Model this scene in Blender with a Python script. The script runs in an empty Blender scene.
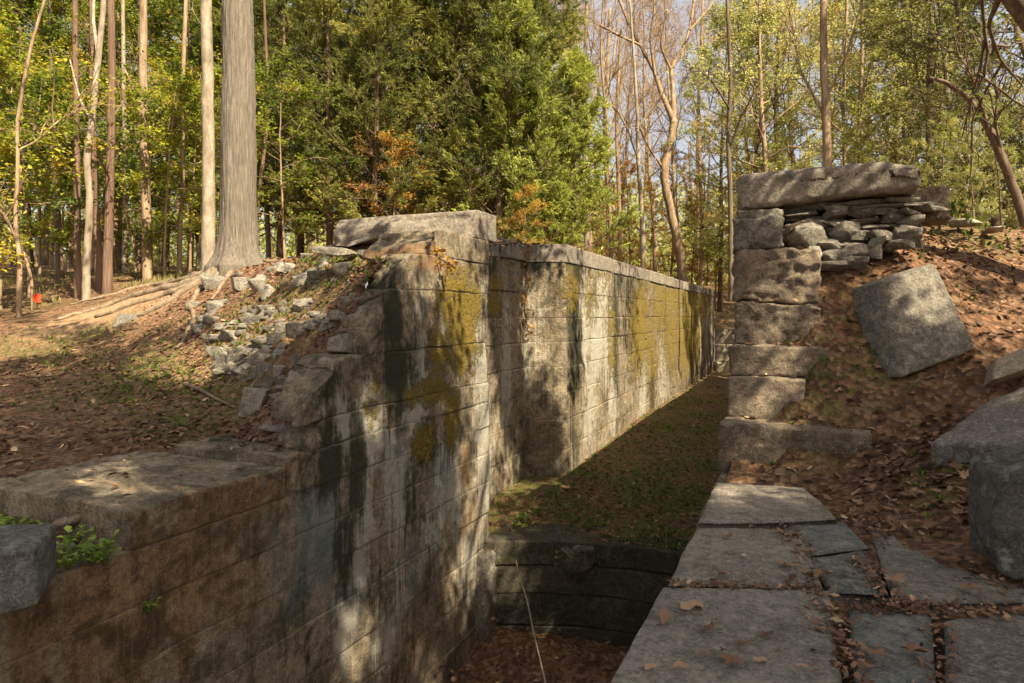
import bpy, math, random
import numpy as np
from mathutils import Vector, Matrix
PI = math.pi
sc = bpy.context.scene
COL = sc.collection

# ------------------------------------------------------------------ camera, world, sun, exposure
F_PX, HORIZON, YAW, CAM_Z = 650.0, 315.0, math.atan(291 / 650.0), 1.4
SY, CY = math.sin(YAW), math.cos(YAW)
cam_data = bpy.data.cameras.new('camera')
cam = bpy.data.objects.new('camera', cam_data); COL.objects.link(cam)
cam.location = (0, 0, CAM_Z)
cam.rotation_euler = (PI / 2, 0, YAW)
cam_data.sensor_width = 36.0
cam_data.lens = 36.0 * F_PX / 1024.0
cam_data.shift_y = -(341.5 - HORIZON) / 1024.0
cam_data.clip_start = 0.05
cam_data.clip_end = 1000
sc.camera = cam

SUN_E, SUN_A = math.radians(50), math.radians(27)
SUN = np.array([math.cos(SUN_A) * math.cos(SUN_E), -math.sin(SUN_A) * math.cos(SUN_E), math.sin(SUN_E)])
world = bpy.data.worlds.new('World'); sc.world = world; world.use_nodes = True
wn = world.node_tree
sky = wn.nodes.new('ShaderNodeTexSky'); sky.sky_type = 'NISHITA'; sky.sun_disc = False
sky.sun_elevation = SUN_E; sky.sun_rotation = math.atan2(SUN[0], SUN[1])
sky.air_density = 1.0; sky.dust_density = 4.0; sky.ozone_density = 1.0
tc = wn.nodes.new('ShaderNodeTexCoord'); cn = wn.nodes.new('ShaderNodeTexNoise'); cn.inputs['Scale'].default_value = 2.2; cn.inputs['Detail'].default_value = 8
cr = wn.nodes.new('ShaderNodeMapRange'); cr.inputs[1].default_value = .3; cr.inputs[2].default_value = .7; cr.inputs[3].default_value = .15; cr.inputs[4].default_value = .6
cm = wn.nodes.new('ShaderNodeMix'); cm.data_type = 'RGBA'; cm.inputs[7].default_value = (3.6, 3.5, 3.7, 1)     # thin high cloud
wn.links.new(tc.outputs['Generated'], cn.inputs['Vector']); wn.links.new(cn.outputs['Fac'], cr.inputs[0]); wn.links.new(cr.outputs[0], cm.inputs[0])
wn.links.new(sky.outputs[0], cm.inputs[6]); wn.links.new(cm.outputs[2], wn.nodes['Background'].inputs[0])
wn.nodes['Background'].inputs[1].default_value = 0.085
sun_data = bpy.data.lights.new('sun', 'SUN'); sun_data.energy = 5.0; sun_data.angle = math.radians(0.53)
sun_data.color = (1.0, 0.90, 0.74)
sun = bpy.data.objects.new('sun', sun_data); COL.objects.link(sun)
sun.location = (20, -10, 30)
sun.rotation_euler = Vector(tuple(SUN)).to_track_quat('Z', 'Y').to_euler()
sc.view_settings.view_transform = 'Standard'
sc.view_settings.look = 'None'
sc.view_settings.exposure = 1.52
sc.view_settings.use_white_balance = True
sc.view_settings.white_balance_temperature = 7350
sc.view_settings.white_balance_tint = 10
sc.view_settings.gamma = 1.0
sc.render.engine = 'CYCLES'
sc.cycles.max_bounces = 6; sc.cycles.diffuse_bounces = 3; sc.cycles.transmission_bounces = 4
sc.cycles.use_denoising = True
sc.cycles.use_adaptive_sampling = True

# ------------------------------------------------------------------ geometry of the picture
def uvz(u, v, zc):
    """pixel + depth -> world point"""
    xc = (u - 512) / F_PX * zc
    return np.array([-zc * SY + xc * CY, zc * CY + xc * SY, CAM_Z - (v - HORIZON) / F_PX * zc])
def ux(u, zc):
    p = uvz(u, HORIZON, zc); return p[0], p[1]
def onplane(u, v, z):
    return uvz(u, v, F_PX * (CAM_Z - z) / (v - HORIZON))
def project(p):
    zc = -p[..., 0] * SY + p[..., 1] * CY
    xc = p[..., 0] * CY + p[..., 1] * SY
    zs = np.where(np.abs(zc) < 1e-6, 1e-6, zc)
    return 512 + F_PX * xc / zs, HORIZON + F_PX * (CAM_Z - p[..., 2]) / zs, zc
XL, XR = -3.74, -0.69
def face_yz(u, v, X=XL):
    zc = F_PX * (-X) / (CY * (803 - u))
    p = uvz(u, v, zc); return p[1], p[2]

# ------------------------------------------------------------------ numpy noise
def _hash(ix, iy, iz, seed):
    h = (ix * 374761393 + iy * 668265263 + iz * 2147483647 + seed * 1274126177) & 0xFFFFFFFF
    h = ((h ^ (h >> 13)) * 1274126177) & 0xFFFFFFFF
    h = ((h ^ (h >> 16)) * 2246822519) & 0xFFFFFFFF
    return ((h ^ (h >> 15)) & 0xFFFFFF) / float(0xFFFFFF)
def vnoise(p, seed=0):
    p = np.asarray(p, float)
    i = np.floor(p).astype(np.int64); f = p - i; f = f * f * (3 - 2 * f)
    r = 0
    for dx in (0, 1):
        wx = f[..., 0] if dx else 1 - f[..., 0]
        for dy in (0, 1):
            wy = f[..., 1] if dy else 1 - f[..., 1]
            for dz in (0, 1):
                wz = f[..., 2] if dz else 1 - f[..., 2]
                r = r + wx * wy * wz * _hash(i[..., 0] + dx, i[..., 1] + dy, i[..., 2] + dz, seed)
    return r * 2 - 1
def fbm(p, oct=4, seed=0, gain=.5):
    p = np.asarray(p, float); a, s, r = 1.0, 0.0, 0
    for k in range(oct):
        r = r + a * vnoise(p, seed + k * 17); s += a; a *= gain; p = p * 2.03 + 3.1
    return r / s

# ------------------------------------------------------------------ mesh helpers
def tag(o, label=None, cat=None, group=None, kind=None):
    if label: o['label'] = label
    if cat: o['category'] = cat
    if group: o['group'] = group
    if kind: o['kind'] = kind
    return o
def empty(name, loc=(0, 0, 0), rz=0):
    o = bpy.data.objects.new(name, None); COL.objects.link(o)
    o.location = loc; o.rotation_euler = (0, 0, rz); o.empty_display_size = .2
    return o
class MB:
    def __init__(s): s.v = []; s.q = []; s.t = []; s.c = []; s.n = 0; s.mi = []
    def add(s, v, quads=None, tris=None, col=None):
        v = np.asarray(v, float).reshape(-1, 3)
        if quads is not None and len(quads): s.q.append(np.asarray(quads, np.int64) + s.n)
        if tris is not None and len(tris): s.t.append(np.asarray(tris, np.int64) + s.n)
        if col is None: col = np.zeros((len(v), 4))
        col = np.asarray(col, float)
        if col.ndim == 1: col = np.tile(col, (len(v), 1))
        s.v.append(v); s.c.append(col); s.n += len(v)
    def build(s, name, mat, parent=None, smooth=True, origin=None, attr='tint', extra=None):
        v = np.concatenate(s.v) if s.v else np.zeros((0, 3))
        if origin is not None: v = v - np.asarray(origin, float)
        q = np.concatenate(s.q) if s.q else np.zeros((0, 4), np.int64)
        t = np.concatenate(s.t) if s.t else np.zeros((0, 3), np.int64)
        me = bpy.data.meshes.new(name)
        me.vertices.add(len(v)); me.vertices.foreach_set('co', v.astype(np.float32).ravel())
        loops = np.concatenate([q.ravel(), t.ravel()]).astype(np.int32)
        me.loops.add(len(loops)); me.loops.foreach_set('vertex_index', loops)
        st = np.concatenate([np.arange(len(q)) * 4, len(q) * 4 + np.arange(len(t)) * 3]).astype(np.int32)
        me.polygons.add(len(st)); me.polygons.foreach_set('loop_start', st)
        me.polygons.foreach_set('loop_total', np.concatenate([np.full(len(q), 4), np.full(len(t), 3)]).astype(np.int32))
        me.update(calc_edges=True)
        me.polygons.foreach_set('use_smooth', np.full(len(st), smooth, bool))
        c = np.concatenate(s.c) if s.c else np.zeros((0, 4))
        ca = me.color_attributes.new(attr, 'FLOAT_COLOR', 'POINT'); ca.data.foreach_set('color', c.astype(np.float32).ravel())
        if extra:
            for k, a in extra.items():
                ca = me.color_attributes.new(k, 'FLOAT_COLOR', 'POINT'); ca.data.foreach_set('color', a.astype(np.float32).ravel())
        me.validate(clean_customdata=False)
        if mat: me.materials.append(mat)
        o = bpy.data.objects.new(name, me); COL.objects.link(o)
        if parent: o.parent = parent
        if origin is not None and parent is None: o.location = tuple(origin)
        return o
def tube(mb, pts, rad, k=6, col=None, close=True):
    pts = np.asarray(pts, float); n = len(pts); rad = np.asarray(rad, float)
    T = np.gradient(pts, axis=0); T /= np.linalg.norm(T, axis=1)[:, None] + 1e-9
    m = T.mean(0); ref = np.array([1., 0, 0]) if abs(m[0]) < .6 * np.linalg.norm(m) + 1e-9 else np.array([0, 0, 1.])
    A = np.cross(T, ref); A /= np.linalg.norm(A, axis=1)[:, None] + 1e-9
    B = np.cross(T, A)
    an = np.arange(k) * 2 * PI / k
    V = pts[:, None] + rad[:, None, None] * (np.cos(an)[None, :, None] * A[:, None] + np.sin(an)[None, :, None] * B[:, None])
    i = np.arange(n - 1)[:, None] * k; j = np.arange(k)[None]
    j2 = (j + 1) % k
    q = np.stack([i + j, i + k + j, i + k + j2, i + j2], -1).reshape(-1, 4)
    V = V.reshape(-1, 3); tr = []
    if close:
        V = np.concatenate([V, pts[-1:] + T[-1:] * rad[-1]]); e = len(V) - 1
        tr = [[(n - 1) * k + a, e, (n - 1) * k + (a + 1) % k] for a in range(k)]
    mb.add(V, q, tr, col)
def grid_box(xs, ys, zs, skip=()):
    """closed box with a vertex grid on its six sides, welded; returns V, quads"""
    xs, ys, zs = map(np.asarray, (xs, ys, zs)); V = []; Q = []; n = 0
    def face(a, b, f, flip):
        nonlocal n
        A, B = np.meshgrid(a, b, indexing='ij'); P = f(A, B); na, nb = A.shape
        i = np.arange(na - 1)[:, None] * nb + np.arange(nb - 1)[None] + n
        q = np.stack([i, i + nb, i + nb + 1, i + 1], -1).reshape(-1, 4)
        if flip: q = q[:, ::-1]
        V.append(P.reshape(-1, 3)); Q.append(q); n += na * nb
    c = lambda val, A: np.full_like(A, val)
    face(ys, zs, lambda A, B: np.stack([c(xs[-1], A), A, B], -1), False)
    face(ys, zs, lambda A, B: np.stack([c(xs[0], A), A, B], -1), True)
    face(xs, zs, lambda A, B: np.stack([A, c(ys[0], A), B], -1), False)
    face(xs, zs, lambda A, B: np.stack([A, c(ys[-1], A), B], -1), True)
    face(xs, ys, lambda A, B: np.stack([A, B, c(zs[-1], A)], -1), False)
    face(xs, ys, lambda A, B: np.stack([A, B, c(zs[0], A)], -1), True)
    V = np.concatenate(V).astype(float); Q = np.concatenate(Q)
    key = np.round(V * 1e5).astype(np.int64)
    _, idx, inv = np.unique(key, axis=0, return_index=True, return_inverse=True)
    return V[idx], np.asarray(inv).ravel()[Q]

# ------------------------------------------------------------------ materials
class NT:
    def __init__(s, name):
        s.m = bpy.data.materials.new(name); s.m.use_nodes = True; s.t = s.m.node_tree; s.t.nodes.clear()
        s.out = s.n('ShaderNodeOutputMaterial')
    def n(s, typ, **kw):
        nd = s.t.nodes.new(typ)
        for k, v in kw.items(): setattr(nd, k, v)
        return nd
    def l(s, a, b): s.t.links.new(a, b)
    def noise(s, vec, scale, detail=6, rough=.6, dist=0):
        nd = s.n('ShaderNodeTexNoise'); nd.inputs['Scale'].default_value = scale; nd.inputs['Detail'].default_value = detail
        nd.inputs['Roughness'].default_value = rough; nd.inputs['Distortion'].default_value = dist
        if vec is not None: s.l(vec, nd.inputs['Vector'])
        return nd.outputs['Fac']
    def mapping(s, vec, scale):
        nd = s.n('ShaderNodeMapping'); nd.inputs['Scale'].default_value = scale; s.l(vec, nd.inputs['Vector']); return nd.outputs[0]
    def ramp(s, fac, stops):
        nd = s.n('ShaderNodeValToRGB'); e = nd.color_ramp.elements
        e[0].position, e[0].color = stops[0][0], (*stops[0][1], 1)
        e[1].position, e[1].color = stops[1][0], (*stops[1][1], 1)
        for p, c in stops[2:]:
            x = e.new(p); x.color = (*c, 1)
        s.l(fac, nd.inputs[0]); return nd.outputs[0]
    def rng(s, v, a, b, c=0., d=1.):
        nd = s.n('ShaderNodeMapRange'); nd.clamp = True
        for i, x in zip((1, 2, 3, 4), (a, b, c, d)): nd.inputs[i].default_value = x
        s.l(v, nd.inputs[0]); return nd.outputs[0]
    def math(s, op, a, b=None):
        nd = s.n('ShaderNodeMath', operation=op)
        for i, x in enumerate((a, b)):
            if x is None: continue
            if isinstance(x, (int, float)): nd.inputs[i].default_value = x
            else: s.l(x, nd.inputs[i])
        return nd.outputs[0]
    def mix(s, f, a, b, mode='MIX'):
        nd = s.n('ShaderNodeMix', data_type='RGBA', blend_type=mode)
        for i, x in ((0, f), (6, a), (7, b)):
            if isinstance(x, (int, float)): nd.inputs[i].default_value = x
            elif isinstance(x, tuple): nd.inputs[i].default_value = (*x, 1)
            else: s.l(x, nd.inputs[i])
        return nd.outputs[2]
    def bump(s, h, strength=.5, dist=.02, prev=None):
        nd = s.n('ShaderNodeBump'); nd.inputs['Strength'].default_value = strength; nd.inputs['Distance'].default_value = dist
        s.l(h, nd.inputs['Height'])
        if prev is not None: s.l(prev, nd.inputs['Normal'])
        return nd.outputs[0]
    def finish(s, col, nrm=None, rough=.85, spec=.3):
        b = s.n('ShaderNodeBsdfPrincipled')
        if isinstance(col, tuple): b.inputs['Base Color'].default_value = (*col, 1)
        else: s.l(col, b.inputs['Base Color'])
        if isinstance(rough, (int, float)): b.inputs['Roughness'].default_value = rough
        else: s.l(rough, b.inputs['Roughness'])
        b.inputs['Specular IOR Level'].default_value = spec
        if nrm is not None: s.l(nrm, b.inputs['Normal'])
        s.l(b.outputs[0], s.out.inputs[0]); return s.m
    def obj(s): return s.n('ShaderNodeTexCoord').outputs['Object']
    def attr(s, name):
        a = s.n('ShaderNodeAttribute', attribute_name=name); return a
def sep(N, sock):
    x = N.n('ShaderNodeSeparateColor'); N.l(sock, x.inputs[0]); return x.outputs
MAT = {}
def stone_mat(name, c1, c2, c3, wall=False, lichen=.35, moss=.3, bumpk=1.0, seed=0.):
    N = NT(name); P0 = N.obj()
    mp = N.n('ShaderNodeMapping'); mp.inputs['Location'].default_value = (seed * 3.7, seed * 1.3, seed); N.l(P0, mp.inputs['Vector'])
    if not wall:
        oi = N.n('ShaderNodeObjectInfo'); ad = N.n('ShaderNodeVectorMath', operation='ADD'); N.l(mp.outputs[0], ad.inputs[0])
        ml = N.math('MULTIPLY', oi.outputs['Random'], 57.0); cb = N.n('ShaderNodeCombineXYZ'); N.l(ml, cb.inputs[0]); N.l(ml, cb.inputs[1]); N.l(cb.outputs[0], ad.inputs[1]); P = ad.outputs[0]
    else: P = mp.outputs[0]
    n1 = N.noise(P, 1.7, 8, .62, .4); n2 = N.noise(P, 11, 8, .68); n3 = N.noise(P, 70, 5, .7); n4 = N.noise(P, 4.3, 8, .65, .8)
    col = N.ramp(n1, [(.3, c1), (.52, c2), (.72, c3)])
    if not wall:
        tint = N.rng(oi.outputs['Random'], 0, 1, .72, 1.25)
        cc = N.n('ShaderNodeCombineColor'); [N.l(tint, cc.inputs[i]) for i in range(3)]
        col = N.mix(1.0, col, cc.outputs[0], 'MULTIPLY')
    col = N.mix(N.rng(n2, .46, .66, .0, .8), col, tuple(x * .42 for x in c2))
    col = N.mix(N.rng(n3, .50, .68, 0, .5), col, tuple(min(1, x * 1.55) for x in c3))
    col = N.mix(N.rng(n3, .47, .33, 0, .55), col, tuple(x * .4 for x in c1))
    nm = N.noise(P, 24, 7, .75, .5); col = N.mix(N.rng(nm, .52, .64, 0, .55), col, tuple(min(1, x * 1.35) for x in c3)); col = N.mix(N.rng(nm, .46, .36, 0, .5), col, tuple(x * .55 for x in c1))
    l1 = N.noise(P, 6.5, 9, .72, .3)
    col = N.mix(N.rng(l1, .55, .62, 0, min(.8, lichen * 1.3)), col, (.36, .345, .27))
    col = N.mix(N.rng(n4, .56, .66, 0, min(.85, moss * 1.8)), col, (.06, .065, .022))
    h = N.math('ADD', N.math('MULTIPLY', n2, 1.0), N.math('MULTIPLY', n3, .35))
    if wall:
        S = N.mapping(P, (9.0, 9.0, .55)); st = N.noise(S, 1.0, 9, .68, .25)
        S2 = N.mapping(P, (26.0, 26.0, 1.0)); st2 = N.noise(S2, 1.0, 7, .7, .2)
        a = N.attr('stain_shade'); m, w, d = sep(N, a.outputs['Color'])[:3]; j = a.outputs['Alpha']
        b = N.attr('stain_shade2'); r, bl, br = sep(N, b.outputs['Color'])[:3]
        mixn = N.math('ADD', N.math('MULTIPLY', st, .55), N.math('ADD', N.math('MULTIPLY', n2, .3), N.math('MULTIPLY', n3, .15)))
        def k(att, lo=.42, hi=.60, gain=1.0, nz=mixn):
            # stain where attribute + noise passes a threshold
            x = N.math('ADD', N.math('MULTIPLY', att, .46), N.math('MULTIPLY', N.math('SUBTRACT', nz, .5), 1.9))
            return N.math('MULTIPLY', N.rng(x, .14, .34, 0, gain), N.rng(att, .02, .2))
        n5 = N.noise(P, 2.6, 10, .72, .6)
        col = N.mix(N.rng(n5, .48, .60, 0, .78), col, (.055, .047, .03))
        col = N.mix(N.rng(n5, .42, .32, 0, .5), col, (.32, .24, .15))
        col = N.mix(N.rng(st2, .52, .68, 0, .35), col, (.30, .29, .24))
        col = N.mix(N.rng(st, .55, .66, 0, .55), col, (.055, .055, .035))
        col = N.mix(k(br, gain=.85), col, N.mix(1.0, col, (.88, .63, .42), 'MULTIPLY'))
        col = N.mix(k(bl, gain=.6), col, (.13, .17, .175))
        nz2 = N.math('ADD', N.math('MULTIPLY', st2, .45), N.math('MULTIPLY', l1, .55))
        col = N.mix(k(w, gain=.75, nz=nz2), col, (.40, .385, .32))
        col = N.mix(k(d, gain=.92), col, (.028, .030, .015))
        col = N.mix(k(r, gain=.6), col, (.28, .15, .07))
        nz3 = N.math('ADD', N.math('MULTIPLY', n4, .5), N.math('MULTIPLY', n2, .5))
        mm = k(N.math('MULTIPLY', m, 1.15), gain=.97, nz=nz3)
        mm = N.math('MULTIPLY', mm, N.rng(nm, .36, .5, .35, 1.0))
        mc = N.mix(N.rng(n3, .35, .65), (.14, .105, .016), (.38, .265, .035))
        col = N.mix(mm, col, mc)
        col = N.mix(N.math('MULTIPLY', j, N.rng(n2, .35, .6, .15, .7)), col, (.30, .25, .18))
        h = N.math('ADD', h, N.math('MULTIPLY', st, .8))
        h = N.math('ADD', h, N.math('MULTIPLY', mm, N.math('MULTIPLY', nm, 2.2)))
    h = N.math('ADD', h, N.math('MULTIPLY', nm, .6)); nb = N.bump(h, .9 * bumpk, .035)
    nb = N.bump(n3, .35 * bumpk, .008, nb)
    return N.finish(col, nb, N.rng(n2, .3, .7, .75, .98), .25)
MAT['wall'] = stone_mat('lock_masonry', (.12, .088, .054), (.22, .172, .112), (.34, .28, .195), wall=True, lichen=.3, moss=.35)
MAT['coping'] = stone_mat('coping_granite', (.12, .103, .08), (.20, .172, .135), (.29, .25, .20), lichen=.3, moss=.25, seed=2)
MAT['step'] = stone_mat('step_granite', (.12, .092, .066), (.205, .158, .112), (.29, .235, .17), lichen=.2, moss=.35, seed=5)
MAT['slab'] = stone_mat('slab_granite', (.165, .148, .12), (.25, .225, .185), (.35, .32, .265), lichen=.2, moss=.2, seed=7, bumpk=1.1)
MAT['slabwarm'] = stone_mat('warm_slab_granite', (.17, .15, .12), (.255, .225, .18), (.34, .31, .25), lichen=.15, moss=.2, seed=8)
MAT['buff'] = stone_mat('buff_granite', (.24, .20, .145), (.33, .28, .20), (.42, .36, .27), lichen=.15, moss=.2, seed=9)
MAT['blue'] = stone_mat('bluish_granite', (.095, .10, .09), (.155, .16, .145), (.23, .235, .205), lichen=.35, moss=.2, seed=11)
MAT['rubble'] = stone_mat('rubble_stone', (.13, .115, .09), (.215, .195, .155), (.34, .31, .25), lichen=.45, moss=.25, seed=13)
MAT['darkrubble'] = stone_mat('weathered_rubble', (.10, .09, .07), (.165, .148, .118), (.25, .228, .185), lichen=.4, moss=.35, seed=15)
MAT['darkblock'] = stone_mat('dark_block_stone', (.055, .055, .048), (.095, .092, .078), (.16, .15, .12), lichen=.4, moss=.4, seed=21)
MAT['sill'] = stone_mat('dark_masonry', (.035, .033, .022), (.065, .06, .04), (.12, .105, .07), lichen=.1, moss=.4, seed=23)  # darker tone all over, for the low cross wall
MAT['boulder'] = stone_mat('boulder_granite', (.10, .09, .07), (.185, .165, .13), (.28, .255, .205), lichen=.5, moss=.15, seed=17)

def soil_mat(name, cols, green=.0):
    N = NT(name); P = N.obj()
    n1 = N.noise(P, .8, 8, .65, .5); n2 = N.noise(P, 9, 9, .7, .3); n3 = N.noise(P, 45, 6, .7)
    vo = N.n('ShaderNodeTexVoronoi'); vo.inputs['Scale'].default_value = 22; N.l(P, vo.inputs['Vector'])
    a = N.attr('tint'); g, bare, dk = sep(N, a.outputs['Color'])[:3]
    col = N.ramp(n2, [(.28, cols[0]), (.5, cols[1]), (.74, cols[2])])
    vc = sep(N, vo.outputs['Color'])
    lf = N.ramp(vc[0], [(.0, (.13, .06, .03)), (.35, (.24, .12, .06)), (.7, (.32, .19, .10)), (1., (.20, .15, .11))])
    col = N.mix(N.math('MULTIPLY', N.rng(vc[1], .35, .6), N.rng(bare, .8, .1, .0, .75)), col, lf)
    col = N.mix(N.rng(n1, .5, .7, 0, .5), col, tuple(x * .55 for x in cols[0]))
    gm = N.math('MULTIPLY', g, N.rng(N.math('ADD', n2, N.math('MULTIPLY', n1, .5)), .68, .88))
    col = N.mix(gm, col, N.mix(n3, (.05, .085, .015), (.13, .17, .035)))
    col = N.mix(N.math('MULTIPLY', bare, N.rng(n2, .3, .6, .5, .95)), col, (.42, .28, .16))
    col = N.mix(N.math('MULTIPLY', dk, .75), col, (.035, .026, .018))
    h = N.math('ADD', N.math('ADD', n2, N.math('MULTIPLY', n3, .5)), N.math('MULTIPLY', vo.outputs['Distance'], .8))
    return N.finish(col, N.bump(h, .9, .04), .95, .15)
MAT['soil'] = soil_mat('forest_soil', [(.055, .031, .019), (.11, .062, .037), (.18, .108, .064)])

def leaf_mat(name, stops, trans=.35, rough=.55, vary=.25):
    N = NT(name); a = N.attr('tint'); t, b2 = sep(N, a.outputs['Color'])[:2]
    oi = N.n('ShaderNodeObjectInfo')
    f = N.math('ADD', t, N.math('MULTIPLY', N.math('SUBTRACT', oi.outputs['Random'], .5), vary))
    col = N.ramp(f, stops)
    br = N.rng(b2, 0, 1, .65, 1.3)
    cc = N.n('ShaderNodeCombineColor'); [N.l(br, cc.inputs[i]) for i in range(3)]
    col = N.mix(1.0, col, cc.outputs[0], 'MULTIPLY')
    p = N.n('ShaderNodeBsdfPrincipled'); N.l(col, p.inputs['Base Color']); p.inputs['Roughness'].default_value = rough
    p.inputs['Specular IOR Level'].default_value = .25
    tr = N.n('ShaderNodeBsdfTranslucent'); N.l(col, tr.inputs[0])
    mx = N.n('ShaderNodeMixShader'); mx.inputs[0].default_value = trans
    N.l(p.outputs[0], mx.inputs[1]); N.l(tr.outputs[0], mx.inputs[2]); N.l(mx.outputs[0], N.out.inputs[0])
    return N.m
MAT['leaf_green'] = leaf_mat('leaf_yellow_green', [(0, (.07, .12, .016)), (.45, (.16, .215, .028)), (.75, (.32, .34, .035)), (1, (.50, .40, .045))], .5)
MAT['leaf_cedar'] = leaf_mat('cedar_foliage', [(0, (.05, .075, .018)), (.5, (.145, .17, .035)), (1, (.36, .345, .075))], .45, .6)
MAT['leaf_cedar_light'] = leaf_mat('light_cedar_foliage', [(0, (.16, .21, .04)), (.5, (.28, .33, .06)), (1, (.44, .45, .10))], .4, .6)
MAT['leaf_tan'] = leaf_mat('tan_autumn_leaf', [(0, (.28, .16, .08)), (.4, (.42, .27, .14)), (.7, (.46, .33, .16)), (1, (.42, .34, .10))], .4)
MAT['leaf_olive'] = leaf_mat('olive_autumn_leaf', [(0, (.17, .19, .04)), (.35, (.32, .36, .09)), (.7, (.47, .46, .14)), (1, (.54, .43, .17))], .5)
MAT['leaf_dark'] = leaf_mat('dark_olive_leaf', [(0, (.05, .07, .018)), (.5, (.11, .13, .03)), (1, (.24, .22, .05))], .35)
MAT['leaf_orange'] = leaf_mat('orange_autumn_leaf', [(0, (.28, .12, .03)), (.5, (.40, .22, .04)), (1, (.48, .34, .06))], .42)
MAT['litter'] = leaf_mat('dry_fallen_leaf', [(0, (.06, .032, .02)), (.3, (.13, .07, .042)), (.6, (.22, .125, .07)), (.85, (.34, .22, .13)), (1, (.44, .32, .20))], .12, .7)
MAT['weed'] = leaf_mat('weed_leaf', [(0, (.05, .085, .015)), (.5, (.11, .17, .03)), (1, (.22, .27, .05))], .35)
MAT['straw'] = leaf_mat('dry_grass', [(0, (.16, .15, .05)), (.5, (.26, .22, .09)), (1, (.38, .31, .15))], .35)

def bark_mat(name, c1, c2, c3, sc_=(14, 14, 1.6), bumps=.8, patches=None):
    N = NT(name); P = N.obj(); M = N.mapping(P, sc_)
    n1 = N.noise(M, 1.0, 8, .7, .3); n2 = N.noise(P, 3.0, 6, .65); n3 = N.noise(P, 40, 5, .7)
    col = N.ramp(n1, [(.3, c1), (.5, c2), (.68, c3)])
    col = N.mix(N.rng(n2, .52, .72, 0, .5), col, patches or tuple(x * .6 for x in c2))
    col = N.mix(N.rng(n3, .5, .75, 0, .3), col, tuple(x * .5 for x in c1))
    return N.finish(col, N.bump(N.math('ADD', n1, N.math('MULTIPLY', n3, .3)), bumps, .03), .9, .2)
MAT['bark_pale'] = bark_mat('pale_grey_bark', (.10, .08, .06), (.17, .145, .115), (.27, .235, .19), (38, 38, 2.6), 1.3, (.10, .095, .075))
MAT['bark_white'] = bark_mat('whitish_bark', (.13, .105, .07), (.265, .22, .16), (.40, .345, .265), (6, 6, 2.5), .5)
MAT['bark_brown'] = bark_mat('brown_bark', (.055, .038, .026), (.13, .095, .065), (.22, .17, .12))
MAT['bark_red'] = bark_mat('reddish_cedar_bark', (.075, .045, .030), (.15, .095, .065), (.25, .17, .12), (22, 22, 1.0), .9)
MAT['bark_tan'] = bark_mat('tan_bark', (.13, .085, .05), (.27, .19, .12), (.42, .32, .21), (10, 10, 1.6), .8)
MAT['root'] = bark_mat('weathered_root', (.09, .065, .042), (.19, .145, .095), (.30, .235, .16), (9, 9, 9), .8)
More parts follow.
